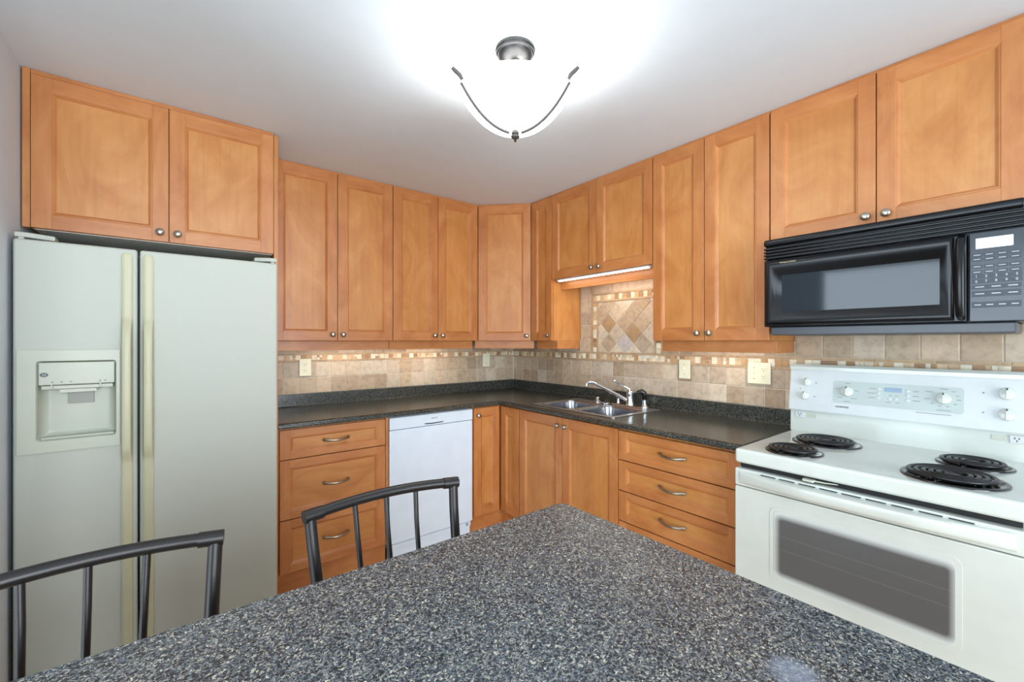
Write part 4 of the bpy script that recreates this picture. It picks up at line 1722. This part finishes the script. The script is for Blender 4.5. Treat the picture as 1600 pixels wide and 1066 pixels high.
# ------------------------------------------------------------------ island
isl = thing('kitchen_island', 'island in the foreground with speckled grey laminate top', 'island', (-2.275, -2.695, 0))
bm = bmesh.new()
prism(bm, rect(-0.66, 0.628, -0.41, 0.408), 0.904, 0.942, 0.008, bev_vertical=0.026, seg=3)
obj('island_top', bm, 'laminate_island_lit', isl)
bm = bmesh.new()
box(bm, -0.60, 0.585, -0.37, 0.05, 0.09, 0.9035, 0.002)
obj('body', bm, 'wood_v', isl)
bm = bmesh.new()
box(bm, -0.57, 0.55, -0.32, 0.00, 0.001, 0.0898)
obj('toe_kick', bm, 'wood_h', isl)


# ------------------------------------------------------------------ bar stools
def make_stool(label, loc):
    t_ = thing('bar_stool', label, 'bar stool', loc, 0, 'black metal bar stools')
    HW = 0.1745
    ZTOP = 1.003
    # origin: floor below the middle of the top rail; the seat lies towards -y
    pts = [(-HW, 0.0, ZTOP - 0.006)] + [(HW * s, 0.020 * (1 - s * s), ZTOP + 0.006 * (1 - s * s) - 0.004) for s in [-0.9 + 0.1 * k for k in range(19)]] + [(HW, 0.0, ZTOP - 0.006)]
    bm = bmesh.new()
    tube(bm, pts, 0.0120, 14)
    for s in (-1, 1):
        tube(bm, [(s * (HW - 0.026), 0.0052, ZTOP - 0.0028), (s * (HW + 0.013), -0.001, ZTOP - 0.0050)], 0.0140, 16)
    obj('top_rail', bm, 'stool', t_)
    for s in (-1, 1):
        bm = bmesh.new()
        tube(bm, [(s * HW, 0.0, ZTOP - 0.012), (s * (HW - 0.003), -0.008, 0.94), (s * (HW - 0.012), -0.040, 0.80), (s * (HW - 0.020), -0.068, 0.655)], 0.0118, 14)
        obj('back_post', bm, 'stool', t_)
    for s in (-1, 0, 1):
        bm = bmesh.new()
        yo = 0.020 * (1 - (0.43 * s) ** 2)
        tube(bm, [(s * 0.0755, yo, ZTOP - 0.006), (s * 0.073, yo - 0.010, 0.93), (s * 0.068, yo - 0.045, 0.78), (s * 0.064, -0.064, 0.668)], 0.0058, 12)
        obj('spindle', bm, 'stool', t_)
    bm = bmesh.new()
    prism(bm, rrect(-0.185, 0.185, -0.42, -0.052, 0.05, 6), 0.632, 0.654, 0.004)
    obj('seat_frame', bm, 'stool', t_)
    bm = bmesh.new()
    prism(bm, rrect(-0.180, 0.180, -0.415, -0.088, 0.05, 6), 0.6545, 0.690, 0.012, seg=3)
    obj('seat', bm, 'seat', t_)
    for sx_ in (-1, 1):
        for sy_, y0, y1 in ((-1, -0.395, -0.440), (1, -0.075, -0.020)):
            bm = bmesh.new()
            tube(bm, [(sx_ * 0.165, y0, 0.640), (sx_ * 0.200, y1, 0.004)], 0.0135, 12)
            lathe(bm, [(0.0, 0.0), (0.0165, 0.0), (0.0165, 0.010), (0.0145, 0.014), (0.0, 0.014)], (sx_ * 0.200, y1, 0.0005), seg=14)
            obj('leg', bm, 'stool', t_)
    bm = bmesh.new()
    zf = 0.24
    k = (0.64 - zf) / 0.636
    xa = 0.165 + 0.035 * k
    ya, yb = -0.395 - 0.045 * k, -0.075 + 0.055 * k
    for a, b_ in (((-xa, ya), (xa, ya)), ((xa, ya), (xa, yb)), ((xa, yb), (-xa, yb)), ((-xa, yb), (-xa, ya))):
        tube(bm, [(a[0], a[1], zf), (b_[0], b_[1], zf)], 0.009, 10)
    obj('foot_rail', bm, 'stool', t_)
    return t_


s1 = make_stool('black metal bar stool in front of the white dishwasher', (-2.063, -2.125, 0))
s2 = s1.copy()
C.objects.link(s2)
for ch in list(s1.children):
    c = ch.copy()
    C.objects.link(c)
    c.parent = s2
s2['label'] = 'black metal bar stool in front of the refrigerator, cut by the left frame edge'
s2.location = (-2.578, -2.125, 0)
bpy.context.view_layer.update()
